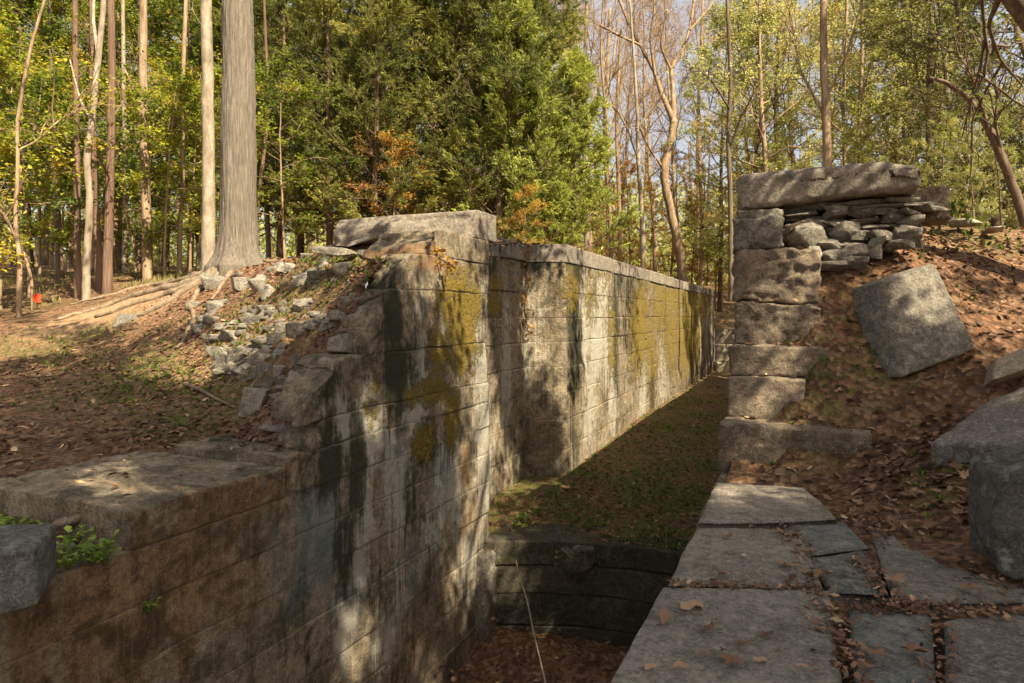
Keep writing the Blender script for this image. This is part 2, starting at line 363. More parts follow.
# ================================================================== TERRAIN
def P3(u, v, zc): return tuple(uvz(u, v, zc))
CP = [  # left bank
 (-3.9, 2.7, -.05), (-4.6, 2.9, .05), (-5.3, 2.75, .08), (-4.3, 2.2, -.10), (-5.2, 2.1, 0.0), (-6.2, 2.2, .12), (-3.9, 1.4, -.14), (-4.5, -3, -.3), (-7, -2, .2), (-12, -4, 1.0), (-4.2, 4.0, .10), 
 (-5.5, 3.9, .28), P3(0, 440, 6.0), P3(100, 440, 6.1), P3(250, 432, 6.2), P3(0, 400, 7.6), P3(100, 390, 7.9), P3(200, 390, 7.6), P3(250, 405, 6.9),
 P3(0, 350, 11), P3(100, 340, 11), P3(180, 350, 9.5), P3(0, 310, 16), P3(0, 284, 24), P3(60, 272, 26), P3(150, 325, 11), P3(60, 320, 12.5),
 P3(130, 300, 12.5), P3(200, 277, 12.5), P3(235, 262, 12.6), P3(200, 320, 9.8), P3(230, 345, 8.6), P3(300, 340, 7.8), P3(270, 300, 9), P3(330, 290, 8.2),
 P3(310, 250, 9.5), P3(350, 246, 9), P3(300, 380, 7.0), P3(100, 277, 19), P3(160, 270, 22), P3(330, 258, 15), P3(420, 262, 20),
 (-4.05, 5.0, 1.12), (-4.05, 5.3, 1.68), (-4.3, 5.07, 1.1), (-4.3, 5.45, 1.65), (-4.8, 5.9, 1.6), (-4.3, 6.1, 2.08), (-4.05, 5.6, 1.98), (-4.8, 6.6, 2.05), (-4.05, 4.6, .8), (-4.3, 4.65, .5), (-4.8, 5.0, .6), (-4.1, 4.3, .12), (-4.4, 4.35, .2), (-5.2, 5.4, .8), (-5.6, 6.4, 1.45), (-4.5, 7.1, 2.3), (-5.2, 5.5, 1.0), (-5.1, 6.4, 1.75), (-4.6, 9, 2.45), (-4.8, 15, 2.4), (-5, 22, 2.35), (-5, 30, 2.2), (-8, 16, 2.45), (-10, 25, 2.8), (-6.5, 10, 2.5),
 (-30, 40, 4.5), (-5, 50, 3.2), (30, 45, 3.5), (-60, 60, 7), (0, 90, 6), (-60, 10, 5), (60, 60, 6), (60, 0, 4), (0, -40, 1), (-40, -30, 3), (40, -30, 3), (0, 150, 12), (-120, 100, 14), (120, 100, 12),
 (-2.2, 33, .75), (-2.2, 37, 1.4), (-2.2, 43, 2.2),
 # right bank
 (0, 0, -.05), (1, 1, -.05), (2, 2, -.05), (0, 4, -.05), (1, 4, -.05), (-.3, 5.6, -.05), (0, -4, -.05), (2, -3, 0), (3, 0, .15),
 P3(800, 480, 5.5), P3(880, 525, 4.35), P3(950, 560, 3.7), P3(800, 395, 6.4), P3(850, 440, 5.7), P3(950, 440, 5.0), P3(900, 380, 6.1), P3(1000, 385, 5.6),
 P3(850, 340, 6.35), P3(822, 300, 6.7), P3(850, 265, 7.2), P3(900, 247, 7.3), P3(950, 234, 8), P3(1010, 236, 8.2), P3(1010, 300, 6.8), P3(1024, 262, 7.4), P3(930, 290, 6.9),
  (.6, 8.3, 2.3), (-.4, 8.6, 2.45), (2, 10, 2.55), (5, 12, 2.7), (10, 15, 2.8), (2, 22, 2.5), (-.3, 15, 2.5), (-.3, 24, 2.4), (-.3, 28.5, 1.0), (2, 30, 1.2), (-.3, 35, 1.2), (.3, 6.6, .52), (.16, 6.9, .98), (.16, 7.15, 1.38), (.16, 7.4, 1.8), (.1, 7.65, 2.1), (.8, 6.6, .6), (.9, 7.2, 1.3), (.9, 7.7, 1.95), (.55, 6.15, .2), (1.2, 8.1, 2.3), (6, 8, 2.4), (4, 4, 1.0), (8, 3, 1.6), (14, 4, 2.2), (6, -3, .8),
]
CP = np.array(CP)
_d = np.linalg.norm(CP[:, None, :2] - CP[None, :, :2], axis=2)
_A = np.zeros((len(CP) + 3,) * 2); _A[:len(CP), :len(CP)] = _d + np.eye(len(CP)) * -.08
_A[:len(CP), -3] = 1; _A[:len(CP), -2:] = CP[:, :2]; _A[-3, :len(CP)] = 1; _A[-2:, :len(CP)] = CP[:, :2].T
_w = np.linalg.solve(_A, np.concatenate([CP[:, 2], np.zeros(3)]))
def terrain(x, y, rough=True):
    x = np.asarray(x, float); y = np.asarray(y, float); sh = x.shape; x = x.ravel(); y = y.ravel()
    r = np.zeros(len(x))
    for s in range(0, len(x), 20000):
        X = x[s:s + 20000]; Y = y[s:s + 20000]
        D = np.hypot(X[:, None] - CP[None, :, 0], Y[:, None] - CP[None, :, 1])
        r[s:s + 20000] = D @ _w[:-3] + _w[-3] + _w[-2] * X + _w[-1] * Y
    if rough:
        p = np.stack([x, y, x * 0], -1)
        dist = np.hypot(x, y); slab = np.clip(1 - ((y < 5.2) & (x > -1) & (x < 2.2)), .12, 1)
        r = r + (fbm(p * 1.1, 4, 3) * .07 + fbm(p * 5, 4, 9) * .03 * (dist < 18)) * slab + fbm(p * .12, 3, 5) * .35 * np.clip((dist - 14) / 20, 0, 1)
    lim = np.interp(y, [-50, 5.0, 6.2, 6.6, 7.0, 7.3, 7.6, 7.9, 8.3, 9, 26, 28.2, 36, 50], [-.012, -.012, .01, .26, .66, 1.22, 1.9, 2.3, 2.42, 2.5, 2.5, .8, 1.3, 9]) + np.clip(x + .25, 0, 9) * np.interp(y, [-5, 3, 6, 8], [.02, .02, .9, 2.6])
    nearR = (x > -1.2) & (x < 1.4)
    r = np.where(nearR, np.minimum(r, lim + (fbm(np.stack([x, y, x * 0], -1) * 4, 3, 77) * .05 if rough else 0) * (y > 5.6)), r)
    r = np.where((x > -4.4) & (x < -.5) & (y > 31) & (y < 36), np.minimum(r, .66 + (y - 31.5) * .14), r)
    return r.reshape(sh)
def ground_hit(u, v, z0=2.0, z1=60.):
    d = uvz(u, v, 1.0) - np.array([0, 0, CAM_Z])
    t = np.arange(z0, z1, .03); pts = np.array([0, 0, CAM_Z]) + d * t[:, None]
    h = terrain(pts[:, 0], pts[:, 1], False) - pts[:, 2]
    k = np.argmax(h > 0)
    if h[k] <= 0: k = len(t) - 1
    return pts[k], t[k]
def spaced(*segs):
    out = [segs[0][0]]
    for a, b, s in segs:
        n = max(1, int(round((b - a) / s))); out += list(np.linspace(a, b, n + 1)[1:])
    return np.array(out)
txs = spaced((-140, -60, 5), (-60, -25, 1.6), (-25, -12, .5), (-12, -7, .12), (-7, -4.4, .06), (-4.4, -4.0, .1), (-4.0, -.6, .2), (-.6, 4, .06), (4, 8, .16), (8, 25, .6), (25, 60, 2), (60, 140, 5))
tys = spaced((-60, -10, 3), (-10, 0, .6), (0, 1.5, .15), (1.5, 10, .06), (10, 16, .12), (16, 31.4, .3), (31.4, 60, .8), (60, 180, 5))
TX, TY = np.meshgrid(txs, tys, indexing='ij'); TZ = terrain(TX, TY)
nx, ny = TX.shape
idx = np.arange(nx - 1)[:, None] * ny + np.arange(ny - 1)[None]
q = np.stack([idx, idx + ny, idx + ny + 1, idx + 1], -1)
cx = (TX[:-1, :-1] + TX[1:, 1:]) / 2; cy_ = (TY[:-1, :-1] + TY[1:, 1:]) / 2
trench = ((cx > -4.0) | ((cx > -4.4) & (cy_ > 7.4))) & (cx < -.6) & (cy_ < 31.4)
V = np.stack([TX, TY, TZ], -1).reshape(-1, 3)
gu, gv, gz = project(V)
tint = np.zeros((len(V), 4)); tint[:, 3] = 1
def blob(cx, cy, rx, ry): return np.clip(1.3 - np.hypot((V[:, 0] - cx) / rx, (V[:, 1] - cy) / ry), 0, 1)
gr = np.zeros(len(V))
for u, v, r in ((130, 370, 1.6), (60, 340, 1.5), (200, 410, .9), (240, 350, 1.3), (350, 262, 1.0), (330, 285, 1.2)):
    h, _ = ground_hit(u, v); gr = np.maximum(gr, blob(h[0], h[1], r, r * 1.2) * .9)
gr = np.maximum(gr, np.clip((np.hypot(V[:, 0], V[:, 1]) - 14) / 10, 0, .55) * (V[:, 0] < -3))
for u, v in ((930, 235), (980, 240), (800, 440), (810, 395), (960, 480), (860, 350)):
    h, _ = ground_hit(u, v); gr = np.maximum(gr, blob(h[0], h[1], .5, .5) * .8)
tint[:, 0] = gr * .65
bare = np.zeros(len(V))
for u, v, r in ((95, 312, .9), (140, 296, 1.0), (175, 290, .7), (120, 305, .8)):
    h, _ = ground_hit(u, v); bare = np.maximum(bare, blob(h[0], h[1], r, r * 1.3))
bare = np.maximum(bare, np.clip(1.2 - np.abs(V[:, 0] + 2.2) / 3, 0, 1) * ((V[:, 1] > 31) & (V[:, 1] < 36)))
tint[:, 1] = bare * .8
m = MB(); m.add(V, q[~trench].reshape(-1, 4), None, tint)
tag(m.build('ground', MAT['soil']), kind='structure')

# chamber floor and lower floor
def floor_z(x, y): return -1.55 + .28 * np.clip((y - 8) / 8, 0, 1) + fbm(np.stack([x, y, x * 0], -1) * 1.3, 4, 31) * .05 + .10 * np.clip((-2.9 - x) / .8, 0, 1) * (y > 9)
def sill_y(x): return 8.12 - .62 * ((x + 1.5) / 2.24) ** 2
xs = spaced((-4.6, -.45, .08)); ys = spaced((0, 1, .015), (1, 1, 1)) if False else np.concatenate([np.linspace(0, .3, 60), np.linspace(.3, 1, 60)[1:]])
A, B = np.meshgrid(xs, ys, indexing='ij'); y0 = sill_y(A) + .28; FY = y0 + (32.2 - y0) * B; FZ = floor_z(A, FY)
Vf = np.stack([A, FY, FZ], -1).reshape(-1, 3); n2_ = A.shape[1]
qi = (np.arange(A.shape[0] - 1)[:, None] * n2_ + np.arange(n2_ - 1)[None])
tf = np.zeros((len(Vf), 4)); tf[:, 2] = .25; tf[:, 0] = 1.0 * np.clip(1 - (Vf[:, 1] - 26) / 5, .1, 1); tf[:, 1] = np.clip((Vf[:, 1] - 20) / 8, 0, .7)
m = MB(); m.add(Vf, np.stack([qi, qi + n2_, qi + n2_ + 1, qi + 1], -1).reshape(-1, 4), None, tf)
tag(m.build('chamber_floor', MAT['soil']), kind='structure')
xs = spaced((-4.6, -.45, .1)); ys = spaced((-12, 0, .4), (0, 8.4, .1)); A, B = np.meshgrid(xs, ys, indexing='ij')
Z = -2.9 + fbm(np.stack([A, B, A * 0], -1) * 1.6, 4, 41) * .14 + .25 * np.clip(1 - np.abs(B - 7.6) / 1.2, 0, 1)
Vf = np.stack([A, B, Z], -1).reshape(-1, 3); n2_ = A.shape[1]; qi = (np.arange(A.shape[0] - 1)[:, None] * n2_ + np.arange(n2_ - 1)[None])
tf = np.zeros((len(Vf), 4)); m = MB(); m.add(Vf, np.stack([qi, qi + n2_, qi + n2_ + 1, qi + 1], -1).reshape(-1, 4), None, tf)
tag(m.build('lower_floor', MAT['soil']), kind='structure')

# ================================================================== LOCK WALLS
STAINS_SHADE = []      # (kind, y, z, ry, rz) on the left wall's chamber face; some D marks are painted shade
def st(kind, u, v, ru, rv, g=1.0):
    y, z = face_yz(u, v); y0, _ = face_yz(u - ru, v); y1, _ = face_yz(u + ru, v); _, z0 = face_yz(u, v + rv); _, z1 = face_yz(u, v - rv)
    STAINS_SHADE.append((kind, y, z, (y1 - y0) / 2, (z1 - z0) / 2, g * (.62 if kind == 'M' and y > 10 else 1)))
for a in [('M', 465, 320, 20, 62), ('M', 452, 300, 16, 38), ('M', 452, 420, 8, 42), ('M', 430, 392, 26, 14), ('M', 425, 440, 14, 22, .9), ('M', 440, 350, 14, 30, .8), ('M', 375, 400, 10, 40, .5),
          ('D', 393, 312, 16, 52), ('D', 400, 375, 20, 55), ('D', 355, 470, 14, 70), ('D', 328, 465, 26, 50, .9), ('D', 425, 445, 16, 28), ('D', 345, 550, 12, 70), ('D', 492, 300, 8, 70, .7), ('D', 300, 620, 20, 60, .6), ('D', 430, 560, 12, 50, .6), ('D', 330, 380, 15, 30, .6),
          ('W', 372, 430, 14, 62), ('W', 455, 480, 10, 60), ('W', 430, 540, 14, 40, .8), ('B', 420, 560, 20, 60, .5), ('W', 390, 470, 10, 50, .8), ('D', 375, 600, 10, 50, .7), ('D', 410, 500, 8, 50, .7), ('W', 345, 425, 12, 40, .9), ('W', 365, 510, 12, 50), ('W', 486, 420, 13, 120), ('W', 415, 410, 16, 40, .8), ('W', 400, 500, 16, 60, .8), ('W', 360, 560, 10, 40, .9), ('W', 345, 630, 16, 50, .9), ('W', 440, 500, 14, 60, .7), ('W', 420, 345, 10, 60, .6), ('W', 470, 560, 20, 50, .7), ('W', 385, 640, 16, 50, .7), ('W', 400, 590, 14, 40, .6),
          ('B', 320, 535, 30, 75), ('B', 440, 480, 14, 50, .8), ('B', 300, 580, 20, 60, .8), ('B', 400, 470, 12, 60, .7), ('B', 350, 600, 25, 60, .5), ('B', 275, 560, 18, 60, .5),
          ('R', 463, 468, 9, 26), ('R', 440, 265, 28, 10), ('R', 425, 250, 12, 10), ('R', 455, 285, 12, 12, .8), ('R', 468, 520, 8, 20, .7),
          ('N', 150, 600, 160, 110), ('N', 230, 500, 90, 60, .9), ('N', 60, 620, 80, 60), ('N', 420, 620, 60, 50, .4),
          # far wall
          ('M', 660, 305, 14, 40), ('M', 672, 330, 16, 60), ('M', 695, 325, 12, 45, .9), ('M', 652, 345, 8, 60), ('M', 685, 350, 10, 40, .9), ('M', 590, 300, 10, 30, .8), ('M', 678, 300, 30, 25), ('M', 603, 280, 14, 30, .6), ('M', 708, 310, 6, 40, .6), ('M', 645, 300, 8, 50, .8),
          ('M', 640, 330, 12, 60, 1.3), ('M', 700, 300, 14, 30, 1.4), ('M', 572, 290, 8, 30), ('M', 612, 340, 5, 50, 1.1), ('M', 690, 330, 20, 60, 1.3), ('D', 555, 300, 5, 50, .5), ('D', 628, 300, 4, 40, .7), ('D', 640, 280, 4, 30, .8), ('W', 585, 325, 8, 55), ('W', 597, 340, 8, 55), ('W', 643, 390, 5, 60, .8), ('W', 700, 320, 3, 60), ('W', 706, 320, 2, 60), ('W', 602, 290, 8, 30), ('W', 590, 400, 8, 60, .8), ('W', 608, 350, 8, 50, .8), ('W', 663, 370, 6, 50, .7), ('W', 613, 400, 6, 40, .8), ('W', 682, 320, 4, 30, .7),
          ('D', 575, 270, 12, 30, .8), ('D', 574, 330, 7, 110, .95), ('D', 590, 260, 14, 16, .9), ('D', 620, 280, 6, 20, .8), ('D', 560, 260, 8, 14, .8), ('D', 616, 330, 4, 90, .8), ('D', 580, 340, 5, 60, .7), ('D', 609, 320, 3, 50, .6), ('D', 652, 400, 3, 50), ('D', 690, 320, 2, 60, .7), ('D', 574, 440, 6, 50, .7), ('D', 665, 320, 3, 60, .7), ('D', 632, 300, 6, 90, .6)]:  # last D streak paints a trunk's cast shadow on the far wall
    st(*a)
for a in [('M', 9.1, 1.7, .3, .5, .8), ('D', 8.6, 2.1, .8, .4, .9), ('D', 8.2, .6, .4, 1.2, .6), ('D', 8.9, 2.3, .5, .5, .8), ('W', 9.5, .5, .25, 1.2, .8), ('W', 8.9, -.6, .2, .8, .7), ('R', 9.85, 1.2, .12, .8, .8), ('W', 10.3, 1.0, .2, 1.5, .5), ('D', 9.9, -1.0, .5, .4, .6)]:  # recess back wall: the D marks put its shade into the colour
    STAINS_SHADE.append((a[0], a[1], a[2], a[3], a[4], a[5]))
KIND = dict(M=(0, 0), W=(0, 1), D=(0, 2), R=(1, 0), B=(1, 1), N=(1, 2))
def stain_shade_cols(P):
    c = [np.zeros((len(P), 4)), np.zeros((len(P), 4))]; c[1][:, 3] = 1
    for k, y, z, ry, rz, g in STAINS_SHADE:
        a, b = KIND[k]; f = np.clip(1.30 - np.hypot((P[:, 1] - y) / ry, (P[:, 2] - z) / rz), 0, 1) * g
        c[a][:, b] = np.maximum(c[a][:, b], f)
    return c
rj = np.random.RandomState(5)
def course(name, parent, x0, x1, y0, y1, z0, z1, mat, face='+x', joint=(0.8, 1.6), amp=.022, groove=.012, end=0.0, res=1.0, seed=0, top_rough=0.0, stains_shade=True, label=None):
    """one course of masonry as a solid with a fine grid, rounded edges, vertical joints and rough faces"""
    ys = [y0]
    while ys[-1] < y1 - 1e-6:
        d = max(.035, .0045 * abs(ys[-1])) * res; ys.append(min(y1, ys[-1] + d))
    r = np.random.RandomState(seed + 100); js = []; y = y0 + r.uniform(*joint) * .6
    while y < y1 - joint[0] * .4: js.append(y); y += r.uniform(*joint)
    ys = sorted(set(np.round(ys, 4)) | {round(min(max(j + d * max(1, abs(j) / 9), y0), y1), 4) for j in js for d in (-.022, -.009, 0, .009, .022)})
    zs = np.linspace(z0, z1, max(4, int((z1 - z0) / (max(.035, .0035 * max(abs(y0), 1)) * res)) + 1))
    fe = max(1, abs(y0) / 9); zs = np.array(sorted(set(np.round(zs[1:-1], 4)) | {z0, z1, round(z0 + .008 * fe, 4), round(z0 + .022 * fe, 4), round(z1 - .008 * fe, 4), round(z1 - .022 * fe, 4)}))
    w = x1 - x0; near = np.array([0, .035, .08, .15, .25]); near = near[near < w * .5]
    fx = spaced((x0, x1, .09)) if w < 1.4 else np.unique(np.round(np.concatenate([x1 - near, x0 + near, np.linspace(x0, x1, 9)]), 4))
    if (y1 - y0) > 6: fx = np.unique(np.round(np.concatenate([x1 - near, x0 + near]), 4))
    V, Q = grid_box(fx, ys, zs)
    P = V.copy()
    ez = np.minimum(V[:, 2] - z0, z1 - V[:, 2]); dj = np.full(len(V), 9.)
    for j in js: dj = np.minimum(dj, np.abs(V[:, 1] - j - .01 * np.sin(V[:, 2] * 9)))
    ey = np.minimum(V[:, 1] - y0, y1 - V[:, 1])
    vary = np.clip(.45 + 1.3 * vnoise(V * 2.3, seed + 3), 0, 1.5)
    g = np.exp(-(ez / .009) ** 2) * groove * vary + np.exp(-(dj / .010) ** 2) * groove * .6 * (.5 + vary * .5)
    edge = np.minimum(np.minimum(ez, ey), np.minimum(V[:, 0] - x0, x1 - V[:, 0]))
    cxm, n3_ = (x0 + x1) / 2, np.stack([fbm(V * 1.6 + 7, 4, 11), fbm(V * 1.6 + 31, 4, 12), fbm(V * 1.6 + 57, 4, 13)], -1)
    f3 = np.stack([fbm(V * 9, 3, 21), fbm(V * 9 + 31, 3, 22), fbm(V * 9 + 57, 3, 23)], -1)
    P += n3_ * amp * np.array([1, .8, .5]) + f3 * amp * .3
    side = (V[:, 0] > x1 - .02).astype(float) - (V[:, 0] < x0 + .02)
    P[:, 0] -= side * g
    blockoff = np.zeros(len(V)); bi = np.searchsorted(js, V[:, 1]) if js else np.zeros(len(V), int)
    P[:, 0] += side * (_hash(bi, bi * 0 + seed, bi * 0, 7) - .5) * .022
    if end > 0:   # worn, rounded near end
        t = np.clip(1 - (V[:, 1] - y0) / end, 0, 1) ** 2; hz = (V[:, 2] - z0) / (z1 - z0)
        P[:, 1] += t * np.clip(hz, 0, 1) ** 2 * end * .55
        P[:, 2] -= t * hz * (z1 - z0) * .22
        P += n3_ * t[:, None] * .10 + f3 * t[:, None] * .05
    if top_rough: P[:, 2] += (V[:, 2] > z1 - .01) * f3[:, 2] * top_rough
    side_ = (V[:, 0] > x1 - .03)
    s1, s2 = stain_shade_cols(V) if stains_shade else (np.zeros((len(V), 4)), np.zeros((len(V), 4)))
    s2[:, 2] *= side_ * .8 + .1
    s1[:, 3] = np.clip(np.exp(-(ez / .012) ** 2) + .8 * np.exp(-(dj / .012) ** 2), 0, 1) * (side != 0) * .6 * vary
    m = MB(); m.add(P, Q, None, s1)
    o = m.build(name, mat, parent, True, None, 'stain_shade', {'stain_shade2': s2})
    if label: o['label'] = label
    return o

left = tag(empty('lock_wall'), 'tall stained stone lock wall on the left side of the chamber, streaked with moss', 'wall', None, 'thing')
cz = [-3.1, -2.5, -2.04, -1.6, -1.16, -.76, -.39, -.04]
k = 0
for a, b in zip(cz[:-1], cz[1:]):
    k += 1; course('stone_course', left, -4.75, XL + .004 * k * 0, -6, 7.60, a, b, MAT['wall'], joint=(1.0, 1.9), seed=k, amp=.016, groove=.010)
course('ledge_stone', left, -5.35, XL + .01, 2.66, 3.95, -.04, .20, MAT['wall'], joint=(9, 10), seed=20, amp=.02, groove=.02, stains_shade=True, top_rough=.02)
course('ledge_stone', left, -5.0, XL + .005, 3.97, 5.4, -.04, .27, MAT['wall'], joint=(9, 10), seed=21, amp=.025, top_rough=.03)
course('stone_course', left, -4.6, XL - .002, 5.4, 7.6, -.04, .27, MAT['wall'], joint=(.9, 1.4), seed=22)
course('stone_course', left, -4.15, XL + .004, 4.25, 7.6, .27, .52, MAT['wall'], end=.25, seed=23, joint=(.9, 1.4))
course('stone_course', left, -4.15, XL - .003, 4.2, 7.6, .52, 1.04, MAT['wall'], end=.6, seed=24, joint=(.9, 1.5), amp=.045)
course('stone_course', left, -4.12, XL + .003, 5.05, 7.6, 1.045, 1.67, MAT['wall'], end=.4, seed=25, joint=(.9, 1.5), amp=.05)
course('stone_course', left, -4.12, XL - .002, 5.45, 7.6, 1.67, 2.06, MAT['wall'], end=.5, seed=26, joint=(.9, 1.4), amp=.03)
course('stone_course', left, -4.5, XL + .003, 6.0, 7.6, 2.06, 2.36, MAT['wall'], end=.4, seed=27, joint=(.7, 1.2), amp=.018)
course('capstone', left, -5.85, XL + .0, 7.1, 7.85, 2.37, 2.72, MAT['coping'], end=.18, seed=28, joint=(9, 10), amp=.018, groove=.004, label='long flat capstone across the near end of the left wall')
# gate recess: back wall, slanting quoin, coping
cz2 = [-1.9, -1.4, -.92, -.41, .05, .5, .93, 1.35, 1.79, 2.31]
for i, (a, b) in enumerate(zip(cz2[:-1], cz2[1:])):
    course('stone_course', left, -5.1, -4.35, 7.6, 10.33, a, b, MAT['wall'], joint=(.8, 1.3), seed=40 + i, amp=.02)
def bent(o, f):
    me = o.data; n = len(me.vertices); c = np.empty(n * 3, np.float32); me.vertices.foreach_get('co', c); c = c.reshape(-1, 3)
    c = f(c); me.vertices.foreach_set('co', c.astype(np.float32).ravel()); me.update()
def quoin(c):
    t = np.clip((10.65 - c[:, 1]) / .34, 0, 1); c = c.copy(); s = np.clip((c[:, 0] + 5.1) / 1.36, 0, 1); c[:, 0] -= t * .61 * s; return c
for i, (a, b) in enumerate(zip(cz2[:-1], cz2[1:])):
    bent(course('quoin_stone', left, -5.1, XL, 10.31, 11.2 + .25 * (i % 2), a, b, MAT['wall'], joint=(9, 10), seed=60 + i, amp=.014), quoin)
# far wall
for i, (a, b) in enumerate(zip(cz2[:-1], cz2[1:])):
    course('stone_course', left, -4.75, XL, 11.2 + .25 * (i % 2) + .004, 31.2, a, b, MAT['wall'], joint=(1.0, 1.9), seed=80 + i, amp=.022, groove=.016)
course('coping_stone', left, -5.1, -4.33, 7.86, 9.2, 2.30, 2.62, MAT['coping'], joint=(9, 10), seed=91, amp=.02, stains_shade=False)
course('coping_stone', left, -5.1, -4.32, 9.22, 10.31, 2.31, 2.61, MAT['coping'], joint=(9, 10), seed=92, amp=.02, stains_shade=False)
bent(course('coping_stone', left, -5.1, XL + .02, 10.32, 11.6, 2.31, 2.62, MAT['coping'], joint=(9, 10), seed=93, amp=.015, stains_shade=False), quoin)
y = 11.62; i = 0; rj = np.random.RandomState(3)
while y < 31:
    L = min(rj.uniform(1.5, 2.3), 31.25 - y)
    if L < .4: break
    course('coping_stone', left, -4.7 + rj.uniform(-.05, .05), XL + .02 + rj.uniform(-.012, .012), y, y + L - .015, 2.315 - .004 * (y - 11), 2.61 - .004 * (y - 11) + rj.uniform(-.015, .015), MAT['coping'], joint=(9, 10), seed=100 + i, amp=.015, stains_shade=False, res=1.6)
    y += L; i += 1

right = tag(empty('lock_wall'), 'right-hand lock wall of grey slabs rising in big rough steps to a long capstone', 'wall', None, 'thing')
# body under the slabs and under the far coping (out of sight from the photo, seen from the side)
for i, (a, b) in enumerate(zip([-3.1, -2.5, -2.04, -1.6, -1.16, -.76], [-2.5, -2.04, -1.6, -1.16, -.76, -.36])):
    course('stone_course', right, XR + .0, .3, -6, 7.9, a, b, MAT['wall'], joint=(1.0, 1.8), seed=120 + i, stains_shade=False, res=1.8, amp=.015)
for i, (a, b) in enumerate(zip([-1.9, -1.16, -.36, .43, 1.2, 1.9], [-1.16, -.36, .43, 1.2, 1.9, 2.45])):
    course('stone_course', right, XR, .3, 8.75, 27.2, a, b, MAT['wall'], joint=(1.0, 1.8), seed=130 + i, stains_shade=False, res=2.2)
    course('stone_course', right, XR + .35, .3, 7.9, 8.75, a, b, MAT['wall'], joint=(1.0, 1.8), seed=150 + i, stains_shade=False, res=2.2)
course('stone_course', right, XR, .3, 27.25, 32.2, -1.9, .8, MAT['wall'], joint=(1.0, 1.8), seed=190, stains_shade=False, res=2.2)
y = 8.6; i = 0
while y < 27:
    L = min(rj.uniform(1.5, 2.3), 27.25 - y)
    if L < .4: break
    course('coping_stone', right, XR - .02, .3, y, y + L - .015, 2.45, 2.70, MAT['coping'], joint=(9, 10), seed=170 + i, amp=.015, stains_shade=False, res=2.5)
    y += L; i += 1

def blockstone(name, parent, lo, hi, mat, seed, amp=.04, rnd=.05, step=.04, bend=None, label=None, origin=None, ridge=3.0):
    lo = np.array(lo, float); hi = np.array(hi, float)
    V, Q = grid_box(*[np.linspace(lo[i], hi[i], max(3, int((hi[i] - lo[i]) / (step * .62)) + 1)) for i in range(3)])
    c = (lo + hi) / 2; h = (hi - lo) / 2; L = V - c
    r = min(rnd * .3, h.min() * .9); inner = np.clip(L, -(h - r), h - r); d = L - inner; dn = np.linalg.norm(d, axis=1)
    P = c + inner + d / (dn[:, None] + 1e-9) * np.minimum(dn, r)[:, None]
    s = seed * 13.7
    P = P + np.stack([fbm(V * 2.2 + s, 4, 5), fbm(V * 2.2 + s + 9, 4, 6), fbm(V * 2.2 + s + 23, 4, 7)], -1) * amp \
          + np.stack([fbm(V * 10 + s, 3, 5), fbm(V * 10 + s + 9, 3, 6), fbm(V * 10 + s + 23, 3, 7)], -1) * amp * .6
    rid = np.abs(fbm(V * np.array([3, 3, 7.]) + s, 3, 9)); P = P - (L / (h + 1e-9)) * (np.clip(.12 - rid, 0, 1) * amp * ridge)[:, None]
    if bend: P = bend(P)
    m = MB(); m.add(P, Q, None)
    o = m.build(name, mat, parent, True, origin)
    if label: o['label'] = label
    return o
course('stone_course', right, XR, .3, 4.9, 6.3, -.36, -.06, MAT['wall'], joint=(9, 10), seed=119, stains_shade=False, amp=.02)
# steps of the right wall (bottom to top), measured off the photo
blockstone('step_stone', right, (XR - .02, 6.28, -.40), (.55, 6.95, .40), MAT['step'], 1, .035, .04)
blockstone('step_stone', right, (XR + .02, 6.72, .38), (.02, 7.35, .79), MAT['step'], 2, .03, .03)
blockstone('step_stone', right, (XR + .0, 6.95, .78), (.22, 7.5, 1.09), MAT['step'], 3, .035, .03)
blockstone('step_stone', right, (XR + .02, 7.15, 1.085), (.16, 7.8, 1.52), MAT['step'], 4, .05, .07)
blockstone('step_stone', right, (XR + .01, 7.25, 1.52), (.14, 8.0, 2.08), MAT['step'], 5, .06, .10)
blockstone('step_stone', right, (XR + .0, 7.35, 2.08), (-.20, 8.1, 2.44), MAT['darkrubble'], 6, .04, .09)
blockstone('step_stone', right, (XR + .03, 7.5, 2.43), (-.20, 8.2, 2.54), MAT['darkrubble'], 7, .03, .05)
def capbend(P):
    t = np.clip((P[:, 0] + .65) / 1.75, 0, 1); P = P.copy(); P[:, 2] += .03 * np.sin(t * PI) + .10 * t * (P[:, 2] < 2.80) - .05 * np.clip(t - .8, 0, 1) * 5 * (P[:, 2] > 2.8); return P
blockstone('capstone', right, (XR + .01, 7.64, 2.555), (1.09, 8.35, 2.96), MAT['coping'], 8, .03, .25, bend=capbend, ridge=0, label='long rounded capstone on top of the right wall')
blockstone('coping_stone', right, (1.04, 8.1, 2.40), (1.42, 8.6, 2.76), MAT['step'], 9, .02, .04, label='short square stone beside the right capstone')

blockstone('fill_stone', right, (-.25, 8.05, 2.05), (1.15, 8.45, 2.56), MAT['darkrubble'], 12, .10, .05)
